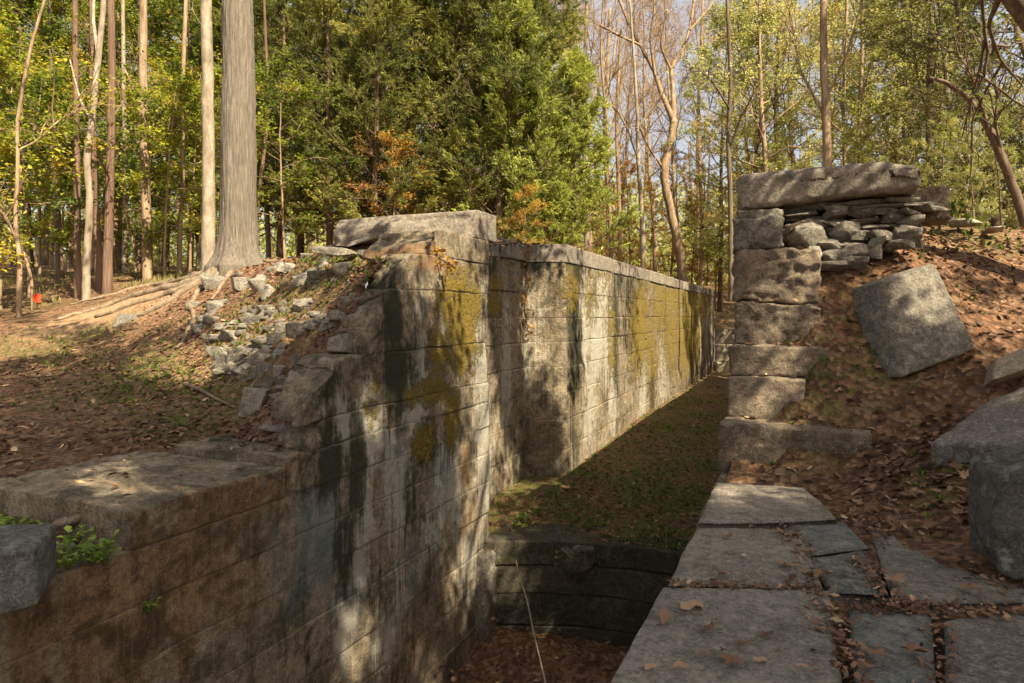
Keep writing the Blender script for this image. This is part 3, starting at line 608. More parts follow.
# breast wall (sill) across the chamber
sill = tag(empty('breast_wall', (0, 0, 0)), 'low dark curved stone wall crossing the chamber floor between the lock walls', 'wall', None, 'thing')
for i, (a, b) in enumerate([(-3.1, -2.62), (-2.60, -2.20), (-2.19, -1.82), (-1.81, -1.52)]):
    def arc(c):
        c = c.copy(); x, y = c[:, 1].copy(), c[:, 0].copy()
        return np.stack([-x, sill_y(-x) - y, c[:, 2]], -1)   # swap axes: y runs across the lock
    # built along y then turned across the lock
    o = course('stone_course', sill, -.75, .0 + (.03 if i == 3 else 0), .66, 3.80, a, b, MAT['sill'], joint=(.9, 1.3), seed=200 + i, amp=.02, stains_shade=False)
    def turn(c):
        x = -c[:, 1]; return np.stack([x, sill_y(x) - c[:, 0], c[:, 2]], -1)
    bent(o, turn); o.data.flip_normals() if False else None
# corner post stone at the foot of the left wall and end wall of the chamber
blockstone('quoin_stone', left, (-3.85, 7.25, -2.9), (-3.62, 7.62, -1.62), MAT['darkrubble'], 33, .03, .12)
endw = tag(empty('end_wall'), 'low tan stone wall closing the sunlit far end of the lock chamber', 'wall', None, 'thing')
for i, (a, b) in enumerate([(-1.6, -.75), (-.74, .05), (.06, .80)]):
    blockstone('stone_course', endw, (-3.72, 31.0 + .12 * i, a), (-.72, 31.9, b), MAT['buff'], 210 + i, .05, .06, .1)

# slabs of the right wall top
def quad_slab(name, corners, ztop, thick, mat, parent, seed, n=46, amp=.012, wob=.012, inset=.0):
    c = np.array([onplane(u, v, ztop)[:2] for u, v in corners])
    t = np.linspace(0, 1, n); A, B = np.meshgrid(t, t, indexing='ij')
    XY = ((1 - A) * (1 - B))[..., None] * c[0] + (A * (1 - B))[..., None] * c[1] + (A * B)[..., None] * c[2] + ((1 - A) * B)[..., None] * c[3]
    e = np.minimum(np.minimum(A, 1 - A), np.minimum(B, 1 - B))
    size = np.linalg.norm(c[2] - c[0]); ed = e * size
    p3 = np.concatenate([XY, np.zeros(A.shape + (1,))], -1)
    Z = ztop + fbm(p3 * 1.5 + seed, 3, 5) * amp + fbm(p3 * 12 + seed, 4, 6) * amp * .5 - .014 * np.exp(-ed / .012) - .006 * np.exp(-ed / .06)
    XY = XY + np.stack([fbm(p3 * 2.5 + seed * 3, 4, 7), fbm(p3 * 2.5 + seed * 5, 4, 8)], -1) * wob * 1.6
    top = np.concatenate([XY, Z[..., None]], -1).reshape(-1, 3)
    i = np.arange(n - 1)[:, None] * n + np.arange(n - 1)[None]
    Q = [np.stack([i, i + n, i + n + 1, i + 1], -1).reshape(-1, 4)]
    ring = np.concatenate([np.arange(n) * n, (n - 1) * n + np.arange(1, n), np.arange(n - 2, -1, -1) * n + n - 1, np.arange(n - 2, 0, -1)])
    lev = 6; V = [top]; prev = ring; base = len(top)
    for k in range(1, lev + 1):
        lo = top[ring].copy(); lo[:, 2] = top[ring][:, 2] - thick * k / lev
        lo[:, :2] += np.stack([fbm(lo * 7 + seed, 3, 31), fbm(lo * 7 + seed + 40, 3, 32)], -1) * .02
        V.append(lo); cur = np.arange(len(ring)) + base; base += len(ring)
        Q.append(np.stack([prev, np.roll(prev, -1), np.roll(cur, -1), cur], -1)); prev = cur
    V = np.concatenate(V); Q = np.concatenate(Q)
    area = np.cross(c[1] - c[0], c[3] - c[0])
    if area < 0: Q = Q[:, ::-1]
    m = MB(); m.add(V, Q); return m.build(name, mat, parent)
quad_slab('paving_slab', [(390, 1050), (664, 583), (830, 588), (880, 1050)], .0, .33, MAT['slab'], right, 1, 90)
quad_slab('paving_slab', [(667, 581), (698, 527), (800, 526), (824, 586)], -.005, .33, MAT['slabwarm'], right, 2, 60)
quad_slab('paving_slab', [(697, 522), (716, 481), (806, 488), (838, 517)], .03, .36, MAT['slabwarm'], right, 3, 60)
quad_slab('paving_slab', [(802, 553), (786, 523), (842, 515), (868, 545)], -.012, .2, MAT['blue'], right, 4, 30)
quad_slab('paving_slab', [(828, 590), (805, 557), (862, 549), (888, 592)], -.01, .2, MAT['blue'], right, 5, 40)
quad_slab('paving_slab', [(895, 602), (868, 524), (945, 531), (1045, 597)], -.008, .2, MAT['slab'], right, 6, 50)
quad_slab('paving_slab', [(945, 780), (943, 618), (1060, 606), (1250, 760)], -.005, .2, MAT['slab'], right, 7, 50)
quad_slab('paving_slab', [(854, 680), (848, 606), (930, 605), (936, 680)], -.012, .2, MAT['blue'], right, 8, 40)
quad_slab('paving_slab', [(868, 1000), (858, 688), (937, 687), (965, 1000)], -.01, .2, MAT['slab'], right, 9, 40)
# ================================================================== LOOSE STONES
rs = np.random.RandomState(11)
def rock_mesh(size, seed, n=9, planes=14, flat=0., rough=.045, rnd=.35):
    r = np.random.RandomState(seed)
    V, Q = grid_box(*[np.linspace(-1, 1, n)] * 3)
    sp = V / (np.linalg.norm(V, axis=1)[:, None] + 1e-9)
    P = V * (1 - rnd) + sp * 1.25 * rnd
    for _ in range(planes):
        d = r.normal(size=3); d /= np.linalg.norm(d)
        if flat: d[2] *= .5
        h = r.uniform(.5, .8); ex = P @ d - h
        P = P - np.clip(ex, 0, None)[:, None] * d
    P = P + np.stack([fbm(P * 1.5 + seed % 97, 3, 5), fbm(P * 1.5 + seed % 89 + 9, 3, 6), fbm(P * 1.5 + seed % 83 + 19, 3, 7)], -1) * rough * 2 \
          + np.stack([fbm(P * 6 + seed % 97, 3, 5), fbm(P * 6 + seed % 89 + 9, 3, 6), fbm(P * 6 + seed % 83 + 19, 3, 7)], -1) * rough * .6
    P = P / np.maximum(np.abs(P).max(0), 1e-6) * np.asarray(size) / 2
    return P, Q
def rock(name, loc, size, seed, mat, rot=(0, 0, 0), n=9, label=None, cat='stone', group=None, **kw):
    P, Q = rock_mesh(size, seed, n, **kw)
    m = MB(); m.add(P, Q); o = m.build(name, mat); o.location = tuple(loc); o.rotation_euler = rot
    return tag(o, label, cat, group)
def rock_px(u, vb, w, h, seed, mat, depth=.9, sink=.15, name='rubble_stone', zc=None, n=9, tilt=.15, **kw):
    """stone whose picture box is w x h px with its bottom at v = vb; stands on the ground seen there"""
    if zc is None: p, zc = ground_hit(u, vb - 1)
    else: p = uvz(u, vb, zc)
    W = w / F_PX * zc; H = h / F_PX * zc
    c = p.copy(); c[0] += -SY * W * depth * .4; c[1] += CY * W * depth * .4
    if zc is not None: pass
    c[2] = p[2] + H * .5 - H * sink * .5
    r = np.random.RandomState(seed)
    return rock(name, c, (W, W * depth, H * (1 + sink)), seed, mat, (r.uniform(-tilt, tilt), r.uniform(-tilt, tilt), YAW + r.uniform(-.25, .25)), n, **kw)
R_, D_ = MAT['rubble'], MAT['darkrubble']
GL = 'rubble stones on the bank beside the left lock wall'
named = [
 (256, 295, 17, 19, R_, 'tall pale angular rubble stone highest in the loose pile below the big tree'),
 (268, 298, 14, 12, R_, 'small pale stone touching the tall angular one below the big tree'),
 (305, 314, 28, 18, R_, 'largest tan squared rubble stone, sitting high on the bank beside the wall'),
 (301, 340, 29, 17, R_, 'light grey stone with a flat front face in the middle of the rubble bank'),
 (277, 347, 24, 12, R_, 'low bluish grey stone left of the flat-fronted one in mid bank'),
 (341, 351, 27, 16, R_, 'tan wedge-shaped rubble stone resting against the left lock wall'),
 (255, 414, 30, 22, R_, 'squarish pale stone alone at the foot of the rubble bank'),
 (284, 273, 17, 10, R_, 'small light stone in the top row of the rubble near the roots'),
 (222, 366, 13, 12, R_, 'upright pale stone at the outer end of the short stacked row'),
 (263, 377, 16, 14, R_, 'light blocky stone in the middle of the short stacked row'),
 (279, 380, 15, 13, R_, 'three-cornered stone beside the blocky one in the short stacked row'),
 (294, 370, 16, 15, R_, 'rounded light stone at the inner end of the short stacked row'),
 (294, 378, 14, 6, R_, 'thin flat stone under the inner end of the short stacked row'),
 (229, 375, 33, 6, D_, 'long thin dark slab under the outer end of the short stacked row'),
 (219, 310, 24, 11, D_, 'flat grey stone at the upper edge of the bank beside the long root'),
 (237, 292, 14, 13, R_, 'grey blocky stone just below the roots of the big tree'),
 (209, 290, 23, 17, D_, 'rounded buff stone wedged between the roots of the big tree'),
 (126, 325, 27, 13, D_, 'low rounded stone at the foot of the bare root mound'),
 (268, 356, 20, 8, R_, 'flat stone lying on top of the short stacked row'),
 (226, 352, 12, 5, R_, 'thin white stone chip above the short stacked row'),
 (245, 333, 14, 9, D_, 'small dark stone half buried in the middle of the bank'),
 (316, 284, 14, 10, R_, 'small tan stone near the top of the bank close to the capstone'),
]
for i, (u, v, w, h, mt, lab) in enumerate(named):
    rock_px(u, v, w * 1.05, h * 1.1, 300 + i, mt, label=lab, group=GL, sink=.35, n=12, rnd=.12, planes=6, rough=.03)
rock_px(334, 255, 50, 11, 350, R_, zc=8.3, label='long flat pale slab lying just under the left capstone', cat='stone', n=14, sink=.1, rnd=.3, depth=.5)
rock_px(395, 252, 44, 13, 351, R_, zc=8.0, label='flat light stone on the top course in front of the left capstone', cat='stone', n=12, sink=.1, depth=.5)
rock_px(366, 258, 20, 10, 352, R_, zc=7.9, label='small whitish stone between the two flat slabs under the left capstone', cat='stone', n=10)
k = 0
for _ in range(1500):
    if k >= 230: break
    u = rs.uniform(190, 372); lo = np.interp(u, [190, 230, 300, 372], [285, 270, 252, 248]); hi = np.interp(u, [190, 225, 280, 330, 372], [318, 380, 400, 400, 290])
    v = lo + (hi - lo) * rs.uniform(0, 1) ** .75
    p, zc = ground_hit(u, v)
    if p[0] > XL - .3 or zc > 14 or fbm(np.array([[u * .03, v * .05, 2.]]), 2, 4)[0] < -.2: continue
    w = rs.uniform(8, 19) if rs.rand() < .7 else rs.uniform(18, 34)
    rock_px(u, v, w, w * rs.uniform(.25, .5), 400 + k, R_ if rs.rand() < .35 else D_, label='small loose stone bedded in soil among the larger stones of the rubble bank', group='small stones in the rubble bank', sink=.7, n=8, rnd=.1, rough=.03, planes=7)
    k += 1
# flat pieces at the foot of the bank
for i, (u, v, w, h, lab) in enumerate([(275, 436, 70, 10, 'flat grey slab lying on the ledge at the foot of the rounded boulder'), (278, 400, 30, 8, 'dark flat stone beside the rounded boulder foot')]):
    rock_px(u, v, w, h, 520 + i, MAT['slab'], label=lab, zc=(5.75, 5.9)[i], n=12, sink=.1, depth=.7)
# right bank dry stone courses under the capstone
GR = 'dry-laid stones under the right capstone'
rowsR = [(204, 783, 918, 5, 7.05), (209, 783, 920, 6, 7.03), (215, 782, 924, 6, 7.0), (222, 782, 916, 7, 6.97), (230, 784, 912, 8, 6.93), (239, 788, 905, 9, 6.88), (249, 800, 895, 9, 6.82), (259, 806, 880, 9, 6.75), (267, 815, 850, 7, 6.68)]
for ri, (v, ua, ub, hh, zc) in enumerate(rowsR):
    u = ua
    while u < ub:
        w = rs.uniform(18, 52) if ri < 5 else rs.uniform(14, 32); h = hh * rs.uniform(.85, 1.35)
        zcu = zc - .003 * (u - 800); vv = v - .05 * (u - 800) + rs.uniform(-1.5, 1.5) + 3
        rock_px(u + w / 2, vv, w * 1.15, h * 1.3, 600 + ri * 20 + int(u) % 19, D_ if rs.rand() < .9 else R_, zc=zcu + rs.uniform(-.06, .06), label='flat weathered stone laid dry in the ragged courses under the right capstone', group=GR, n=9, tilt=.05, rnd=.15, depth=.7, planes=8, sink=.1)
        u += w * .92
for i, (u, v, w, h, zc, mt, lab) in enumerate([
    (801, 210 + 22, 34, 14, 6.95, MAT['step'], 'reddish brown block in the ragged courses next to the right steps'),
    (815, 246, 46, 32, 6.75, R_, 'whitish broken stone below the ragged courses by the right steps'),
    (852, 240, 36, 22, 6.75, D_, 'rounded grey stone beside the whitish broken stone'),
    (913, 238, 24, 15, 6.6, R_, 'pale cream stone near the outer end of the ragged courses'),
    (836, 262, 16, 10, 6.65, R_, 'small pale wedge below the ragged courses'),
    (853, 266, 24, 14, 6.55, R_, 'grey-brown cobble lowest under the ragged courses, above the tilted block'),
    (852, 252, 17, 11, 6.65, D_, 'small grey cobble directly below the rounded grey stone'),
    (940, 213, 20, 12, 8.2, R_, 'bluish grey stone in grass behind the right bank'),
    (972, 226, 26, 9, 8.0, MAT['buff'], 'long cream stone in the row along the crest of the right bank'),
    (1000, 232, 20, 7, 7.8, MAT['buff'], 'small cream stone at the outer end of the crest row'),
    (950, 224, 18, 8, 8.0, R_, 'whitish stone on the crest of the right bank')]):
    rock_px(u, v, w, h, 760 + i, mt, zc=zc, label=lab, n=11, rnd=.3, sink=.2)
# big tilted block
def px_block(name, face, depth_vec, seed, mat, label, n=34, cat='boulder', amp=.03, rnd=.03):
    """block whose front face corners are given as points; extruded by depth_vec"""
    c = np.array(face); dv = np.array(depth_vec, float)
    V, Q = grid_box(*[np.linspace(0, 1, n)] * 3)
    a, b, d = V[:, 0:1], V[:, 2:3], V[:, 1:2]
    P = c[0] * (1 - a) * (1 - b) + c[1] * a * (1 - b) + c[2] * a * b + c[3] * (1 - a) * b + d * dv
    s = seed * 7.3; e = np.sort(np.minimum(V, 1 - V), axis=1); ed = np.exp(-(e[:, 0] + e[:, 1]) / .06)[:, None]
    ctr = P.mean(0); P = P + (ctr - P) * ed * rnd * 1.6
    P = P + np.stack([fbm(P * 2.2 + s, 4, 5), fbm(P * 2.2 + s + 9, 4, 6), fbm(P * 2.2 + s + 23, 4, 7)], -1) * amp + np.stack([fbm(P * 11 + s, 3, 5), fbm(P * 11 + s + 9, 3, 6), fbm(P * 11 + s + 23, 3, 7)], -1) * amp * .35
    nrm = np.cross(c[1] - c[0], c[3] - c[0])
    if np.dot(nrm, dv) > 0: Q = Q[:, ::-1]
    m = MB(); m.add(P, Q); org = P.mean(0); org[2] = P[:, 2].min()
    return tag(m.build(name, mat, None, True, org), label, cat)
zs_ = 4.82
px_block('boulder', [uvz(901, 380, 5.9), uvz(979, 348, 5.78), uvz(937, 261, 6.3), uvz(880, 281, 6.3)], np.array([-.46, .44, -.12]), 3, MAT['boulder'],
         'big square-cut granite block tilted on the leaf-covered bank')
px_block('boulder', [uvz(927, 443, zs_), uvz(1085, 445, zs_ - .55), uvz(1080, 366, zs_ + .05), uvz(990, 398, zs_ + .45)], np.array([.02, .06, -.26]), 5, MAT['slab'],
         'broad flat grey slab of rock leaning on the bank behind the dark block', amp=.025)
px_block('boulder', [uvz(999, 576, 3.4), uvz(1160, 600, 3.1), uvz(1165, 456, 3.2), uvz(995, 474, 3.5)], np.array([-.08, .34, .03]), 8, MAT['darkblock'],
         'dark blue-grey block with a sharp front corner beside the paving slabs', amp=.055, rnd=.03)
px_block('stone_block', [uvz(990, 381, 5.38), uvz(1070, 354, 5.2), uvz(1070, 326, 5.35), uvz(996, 358, 5.5)], np.array([0, .3, -.12]), 9, MAT['buff'],
         'small tan block lying on the bank above the broad flat slab', cat='stone', amp=.015)
px_block('stone_block', [uvz(-80, 640, 2.8), uvz(38, 604, 2.95), uvz(38, 548, 2.95), uvz(-80, 552, 2.8)], np.array([-.28, .26, 0]), 10, MAT['blue'],
         'loose grey block with pale lichen spots in front of the weedy ledge', cat='stone', amp=.02)
rock_px(62, 532, 40, 16, 900, MAT['step'], zc=4.1, label='flat reddish stone lying among the green weeds on the ledge', n=12, rnd=.3, tilt=.3)
# stones at the sill
for i, (u, v, w, h) in enumerate([(566, 553, 14, 7), (588, 554, 16, 7), (577, 551, 12, 6)]):
    rock_px(u, v + 3, w, h, 920 + i, MAT['darkblock'], zc=8.05, label='small stone in the leafy clump on top of the low chamber wall', group='stones in the clump on the chamber wall', n=8)

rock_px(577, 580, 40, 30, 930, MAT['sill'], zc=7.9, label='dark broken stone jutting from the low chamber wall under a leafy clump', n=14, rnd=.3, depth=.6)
# ================================================================== LEAVES ON THE GROUND
def leaf_shape(kind, r):
    if kind == 0:   # lobed leaf
        an = np.linspace(0, 2 * PI, 20, endpoint=False); lob = np.array([1, .55, .75, .45, .9, .5, .7, .4, .55, .3, .15, .3, .55, .4, .7, .5, .9, .45, .75, .55])
    else:
        an = np.linspace(0, 2 * PI, 10, endpoint=False); lob = np.array([1, .72, .55, .5, .62, .85, .62, .5, .55, .72]) if kind == 1 else np.array([1, .6, .4, .4, .6, .95, .6, .4, .4, .6])
    lob = lob * r.uniform(.85, 1.15, len(an))
    x, y = np.cos(an) * lob, np.sin(an) * lob * .9
    c1, c2 = r.uniform(-.3, .3, 2); z = .35 * c1 * x * x + .5 * c2 * y * y + .07 * np.sin(an * 3 + r.uniform(0, 6)) + r.uniform(.0, .25) * np.abs(y)
    V = np.concatenate([[[0, 0, 0]], np.stack([x, y, z], -1)]); V[:, 2] -= V[:, 2].min(); n = len(an)
    T = np.array([[0, 1 + k, 1 + (k + 1) % n] for k in range(n)]); return V * .5, T
SH = [leaf_shape(k % 3 if k % 3 else 0, np.random.RandomState(k)) for k in range(12)]
def rotm(r, tilt):
    a = r.uniform(0, 2 * PI); b = r.normal(0, tilt); c = r.normal(0, tilt)
    ca, sa, cb, sb, cc, s_ = math.cos(a), math.sin(a), math.cos(b), math.sin(b), math.cos(c), math.sin(c)
    return np.array([[cb, 0, sb], [0, 1, 0], [-sb, 0, cb]]) @ np.array([[1, 0, 0], [0, cc, -s_], [0, s_, cc]]) @ np.array([[ca, -sa, 0], [sa, ca, 0], [0, 0, 1]])
def litter(mb, pts, smin, smax, r, tilt=.35, hue=None, simple=False):
    for i, p in enumerate(pts):
        V, T = SH[r.randint(12)] if not simple else SH[1 + 3 * r.randint(4)]
        s = r.uniform(smin, smax); P = V * s @ rotm(r, tilt).T + p
        t = np.clip(r.normal(.40, .25), 0, 1) if hue is None else hue[i]
        mb.add(P, None, T, (t, r.uniform(.1, 1), 0, 1))
mb = MB(); rl = np.random.RandomState(4)
def dropz(x, y): return np.stack([x, y, terrain(x, y) + .006 + rl.uniform(0, .02, len(x))], -1)
def scatter(n, x0, x1, y0, y1, keep=None):
    x = rl.uniform(x0, x1, n); y = rl.uniform(y0, y1, n); P = dropz(x, y)
    if keep is not None: P = P[keep(P)]
    return P
patch = lambda P: (fbm(P * np.array([.9, .9, 0]) + 5, 3, 8) + rl.uniform(-.5, .5, len(P))) > -.12
litter(mb, scatter(6500, -.5, 5, 4.9, 9.6, lambda P: patch(P) & ~((P[:, 0] < .3) & (P[:, 1] > 6.6))), .04, .12, rl)
litter(mb, scatter(4500, .4, 5, 2.6, 6.4, lambda P: (P[:, 1] > 5.1 - .55 * P[:, 0]) | (P[:, 0] > 1.9)), .04, .12, rl)
litter(mb, scatter(11000, -11, -3.95, 2.9, 11, lambda P: patch(P) & ~((P[:, 1] < 4.2) & (P[:, 0] > -5.0))), .04, .10, rl, simple=True)
litter(mb, scatter(8000, -26, -4, 9, 26, patch), .05, .11, rl, simple=True)
litter(mb, scatter(2500, 1, 12, 9, 20), .06, .11, rl, simple=True)
litter(mb, scatter(3500, -22, 8, 30, 50), .12, .22, rl, simple=True)
x = rl.uniform(XL + .02, XR, 2800); y = 8 + 20 * rl.uniform(0, 1, 2800) ** 1.7
y = np.maximum(y, sill_y(x) + .1); litter(mb, np.stack([x, y, floor_z(x, y) + .01], -1), .04, .10, rl, simple=True)
x = rl.uniform(XL + .02, XR, 900); y = rl.uniform(3.5, 7.4, 900); litter(mb, np.stack([x, y, -2.62 + .2 * np.clip(1 - np.abs(y - 7.6), 0, 1) + rl.uniform(0, .08, 900)], -1), .05, .11, rl, simple=True)
# crumbs along the joints of the slabs
for (ua, va), (ub, vb), n, wd in [((668, 584), (822, 589), 70, .03), ((822, 592), (850, 683), 60, .05), ((786, 520), (822, 588), 70, .05), ((700, 524), (790, 522), 40, .02), ((850, 553), (900, 604), 60, .04), ((870, 524), (880, 545), 40, .05), ((800, 508), (930, 535), 110, .07), ((930, 535), (1024, 590), 120, .08), ((850, 606), (940, 608), 60, .04), ((936, 690), (942, 620), 40, .04), ((900, 604), (1024, 612), 90, .05)]:
    n = int(n * 2.2); t = rl.uniform(0, 1, n); a = onplane(ua, va, 0)[:2]; b = onplane(ub, vb, 0)[:2]
    xy = a + (b - a) * t[:, None] + rl.normal(0, wd, (n, 2)); litter(mb, np.concatenate([xy, rl.uniform(-.01, .012, (n, 1))], 1), .015, .06, rl)
for (xa, xb, ya, yb, zt, n) in [(-5.3, XL - .05, 2.75, 3.9, .215, 45), (-4.9, XL - .08, 4.0, 4.5, .285, 30), (XR + .05, .4, 6.35, 6.7, .42, 22), (XR + .05, .1, 6.75, 6.95, .81, 12), (XR + .05, .1, 6.98, 7.14, 1.11, 12), (XR, .1, 7.17, 7.28, 1.55, 8)]:
    litter(mb, np.stack([rl.uniform(xa, xb, n), rl.uniform(ya, yb, n), np.full(n, zt)], -1), .03, .09, rl)
litter(mb, scatter(900, -4.9, -3.95, 4.5, 7.5), .03, .08, rl)
tag(mb.build('leaf_litter', MAT['litter'], None, False), kind='stuff')

# single leaves one can point at
protos = []
def fallen_leaf(u, v, size, t, label, z=.012, kind=0, curl=.5, seed=0, group='brown leaves lying on the paving slabs'):
    r = np.random.RandomState(seed); size *= 1.35; V, T = leaf_shape(kind, r); V = V * size
    V[:, 2] *= 1 + curl; n = len(V)
    m = MB(); m.add(V, None, T, np.array([[t, r.uniform(.35, .9), 0, 1]] * n))
    st_ = np.array([[-.5 * size, 0, V[0, 2]], [-.7 * size, .04 * size, V[0, 2] + .1 * size], [-.95 * size, .02 * size, V[0, 2] + .02 * size]])
    tube(m, st_, [.0016, .0014, .001], 4, (t * .7, .4, 0, 1))
    o = m.build('fallen_leaf', MAT['litter'], None, True); p = onplane(u, v, z); o.location = tuple(p); o.rotation_euler = (r.uniform(-.2, .2), r.uniform(-.2, .2), r.uniform(0, 6.28))
    return tag(o, label, 'leaf', group)
big = [(912, 652, .125, .55, 0, 'largest curled orange-brown maple leaf lying near the slab corner'),
       (893, 580, .125, .55, 0, 'big upright rust-brown leaf beside the dark blue-grey block'), (970, 588, .11, .62, 0, 'broad tan maple leaf on the slab joint next to the dark block'),
       (691, 607, .13, .95, 1, 'wide pale tan curled leaf on the largest slab near the chamber edge'), (664, 618, .09, .45, 1, 'folded brown leaf next to the pale curled one'),
       (708, 630, .09, .35, 0, 'dark curled brown leaf on the middle of the largest slab'), (733, 660, .10, .55, 0, 'ragged brown leaf at the front of the largest slab'),
       (681, 668, .07, .9, 1, 'pale oval leaf at the front edge of the largest slab'), (786, 566, .12, .6, 0, 'orange-brown maple leaf on the second buff slab'),
       (812, 576, .12, .5, 0, 'crumpled russet leaf on the corner of the second buff slab'), (729, 537, .07, .45, 1, 'small reddish leaf lying alone on the second buff slab'),
       (766, 504, .11, .5, 0, 'curled brown leaf on the farthest buff slab'), (782, 534, .10, .45, 0, 'pair-lobed dark brown leaf between the two buff slabs'),
       (722, 574, .09, .6, 0, 'flat tan leaf at the edge of the joint before the largest slab'), (760, 660, .06, .75, 1, 'small orange leaf at the front of the largest slab'),
       (650, 668, .06, .9, 1, 'tiny pale oval leaf nearest the chamber edge'), (875, 655, .09, .6, 0, 'brown leaf in the litter line beside the largest slab')]
for i, (u, v, s, t, kd, lab) in enumerate(big): fallen_leaf(u, v, s, t, lab, kind=kd, seed=50 + i, curl=.7)
for i in range(70):
    t = rl.rand()
    if i < 40:
        s = rl.rand(); u = 825 + 40 * s + rl.normal(0, 9); v = 590 + 95 * s
    else: u = rl.uniform(640, 860); v = rl.uniform(500, 680)
    if u < 803 - .54 * (v - 315) + 14: continue
    fallen_leaf(u, v, rl.uniform(.025, .07), np.clip(rl.normal(.55, .22), 0, 1), 'small dry leaf among the scatter on the grey paving slabs', kind=rl.randint(3), seed=200 + i, group='small leaves scattered on the paving slabs')
for i, (u, v, s, t, lab) in enumerate([(834, 277, .17, .6, 'single orange maple leaf upright below the ragged stone courses'), (903, 373, .2, .6, 'orange-brown leaf propped at the foot of the tilted block'),
                                       (967, 366, .2, .25, 'dark red leaf lying above the small tan block'), (877, 372, .16, .6, 'light brown leaf just in front of the tilted block'), (800, 420, .14, .5, 'brown leaf on the edge of the lowest step'), (790, 384, .14, .65, 'orange leaf on the second lowest step'),
                                       (838, 395, .10, .9, 'pale pinkish leaf on the bank below the tilted block'), (776, 470, .14, .4, 'purplish brown leaf on the soil below the lowest step'), (893, 178 + 26, .2, .6, 'orange leaf lying under the outer end of the right capstone')]):
    p, zc = ground_hit(u, v) if v > 230 else (uvz(u, v, 7.0), 7.0)
    o = fallen_leaf(u, 400, s * .8, t, lab, kind=0, seed=300 + i, group=None); o.location = tuple(p + np.array([0, 0, .04])); o.rotation_euler.x = .5

# ================================================================== GREEN PLANTS
def weed_clump(mb, p, h, n, r, leafw=.35, spread=.5):
    for _ in range(n):
        a = r.uniform(0, 6.28); L = h * r.uniform(.5, 1); out = r.uniform(.2, 1) * spread * L
        b = p + np.array([math.cos(a) * out * .3, math.sin(a) * out * .3, 0]); e = p + np.array([math.cos(a) * out, math.sin(a) * out, L * r.uniform(.5, 1)])
        d = e - b; s = np.cross(d, [0, 0, 1.]); s = s / (np.linalg.norm(s) + 1e-9) * L * leafw * .5; mid = b * .45 + e * .55 + np.array([0, 0, L * .08])
        mb.add([b, mid - s, e, mid + s], [[0, 1, 2, 3]], None, (np.clip(r.normal(.5, .25), 0, 1), r.uniform(.2, 1), 0, 1))
rw = np.random.RandomState(9); mb = MB()
def weeds_px(u, v, ru, rv, n, h, leafw=.35, zc=None):
    for _ in range(n):
        a, b = u + rw.normal(0, ru), v + rw.normal(0, rv)
        if zc is None: p, z_ = ground_hit(a, b)
        else: p = uvz(a, b, zc)
        if zc is None: p = np.array([p[0], p[1], terrain(np.array([p[0]]), np.array([p[1]]))[0]])
        weed_clump(mb, p, h * rw.uniform(.6, 1.3), rw.randint(5, 10), rw, leafw)
for a in [(140, 380, 40, 18, 130, .07), (60, 350, 40, 12, 90, .07), (210, 400, 25, 12, 70, .06), (330, 262, 25, 6, 60, .08), (345, 275, 18, 10, 60, .08), (235, 340, 22, 18, 80, .07), (290, 290, 25, 20, 60, .07), (250, 320, 30, 20, 70, .07), (165, 375, 25, 10, 60, .07), (60, 400, 50, 12, 70, .06),
          (800, 445, 25, 14, 40, .05), (818, 380, 18, 12, 36, .06), (980, 240, 30, 8, 60, .08), (945, 215, 15, 6, 50, .1, .3, 8.0), (790, 300, 14, 12, 30, .06), (850, 355, 20, 12, 20, .05), (945, 480, 20, 16, 40, .05), (960, 300, 40, 20, 40, .05), (790, 352, 12, 8, 26, .06), (870, 255, 30, 8, 30, .07), (905, 345, 90, 40, 60, .04), (925, 500, 12, 14, 26, .05)]:
    weeds_px(*a)
for _ in range(3000):   # chamber floor cover
    x = rw.uniform(XL + .05, XR); y = 8.2 + 17 * rw.rand() ** 1.6
    if fbm(np.array([[x * 1.3, y * 1.3, 3.]]), 3, 4)[0] < -.1: continue
    weed_clump(mb, np.array([x, y, float(floor_z(np.array([x]), np.array([y]))[0])]), rw.uniform(.04, .09), 6, rw, .4, .9)
for _ in range(60):
    u = rw.uniform(555, 600); p = uvz(u, rw.uniform(553, 578), 7.95); weed_clump(mb, p, .05, 6, rw)
tag(mb.build('ground_cover', MAT['weed'], None, False), kind='stuff')
mb = MB()
for _ in range(5200):   # dry grass at the edge of the wood
    u = rw.uniform(-60, 260); v = 0; zc = rw.uniform(15, 27); x, y = ux(u, zc)
    if fbm(np.array([[x * .4, y * .4, 1.]]), 3, 4)[0] < -.05: continue
    p = np.array([x, y, float(terrain(np.array([x]), np.array([y]))[0])]); weed_clump(mb, p, rw.uniform(.12, .3), 5, rw, .07, .5)
tag(mb.build('dry_grass', MAT['straw'], None, False), kind='stuff')
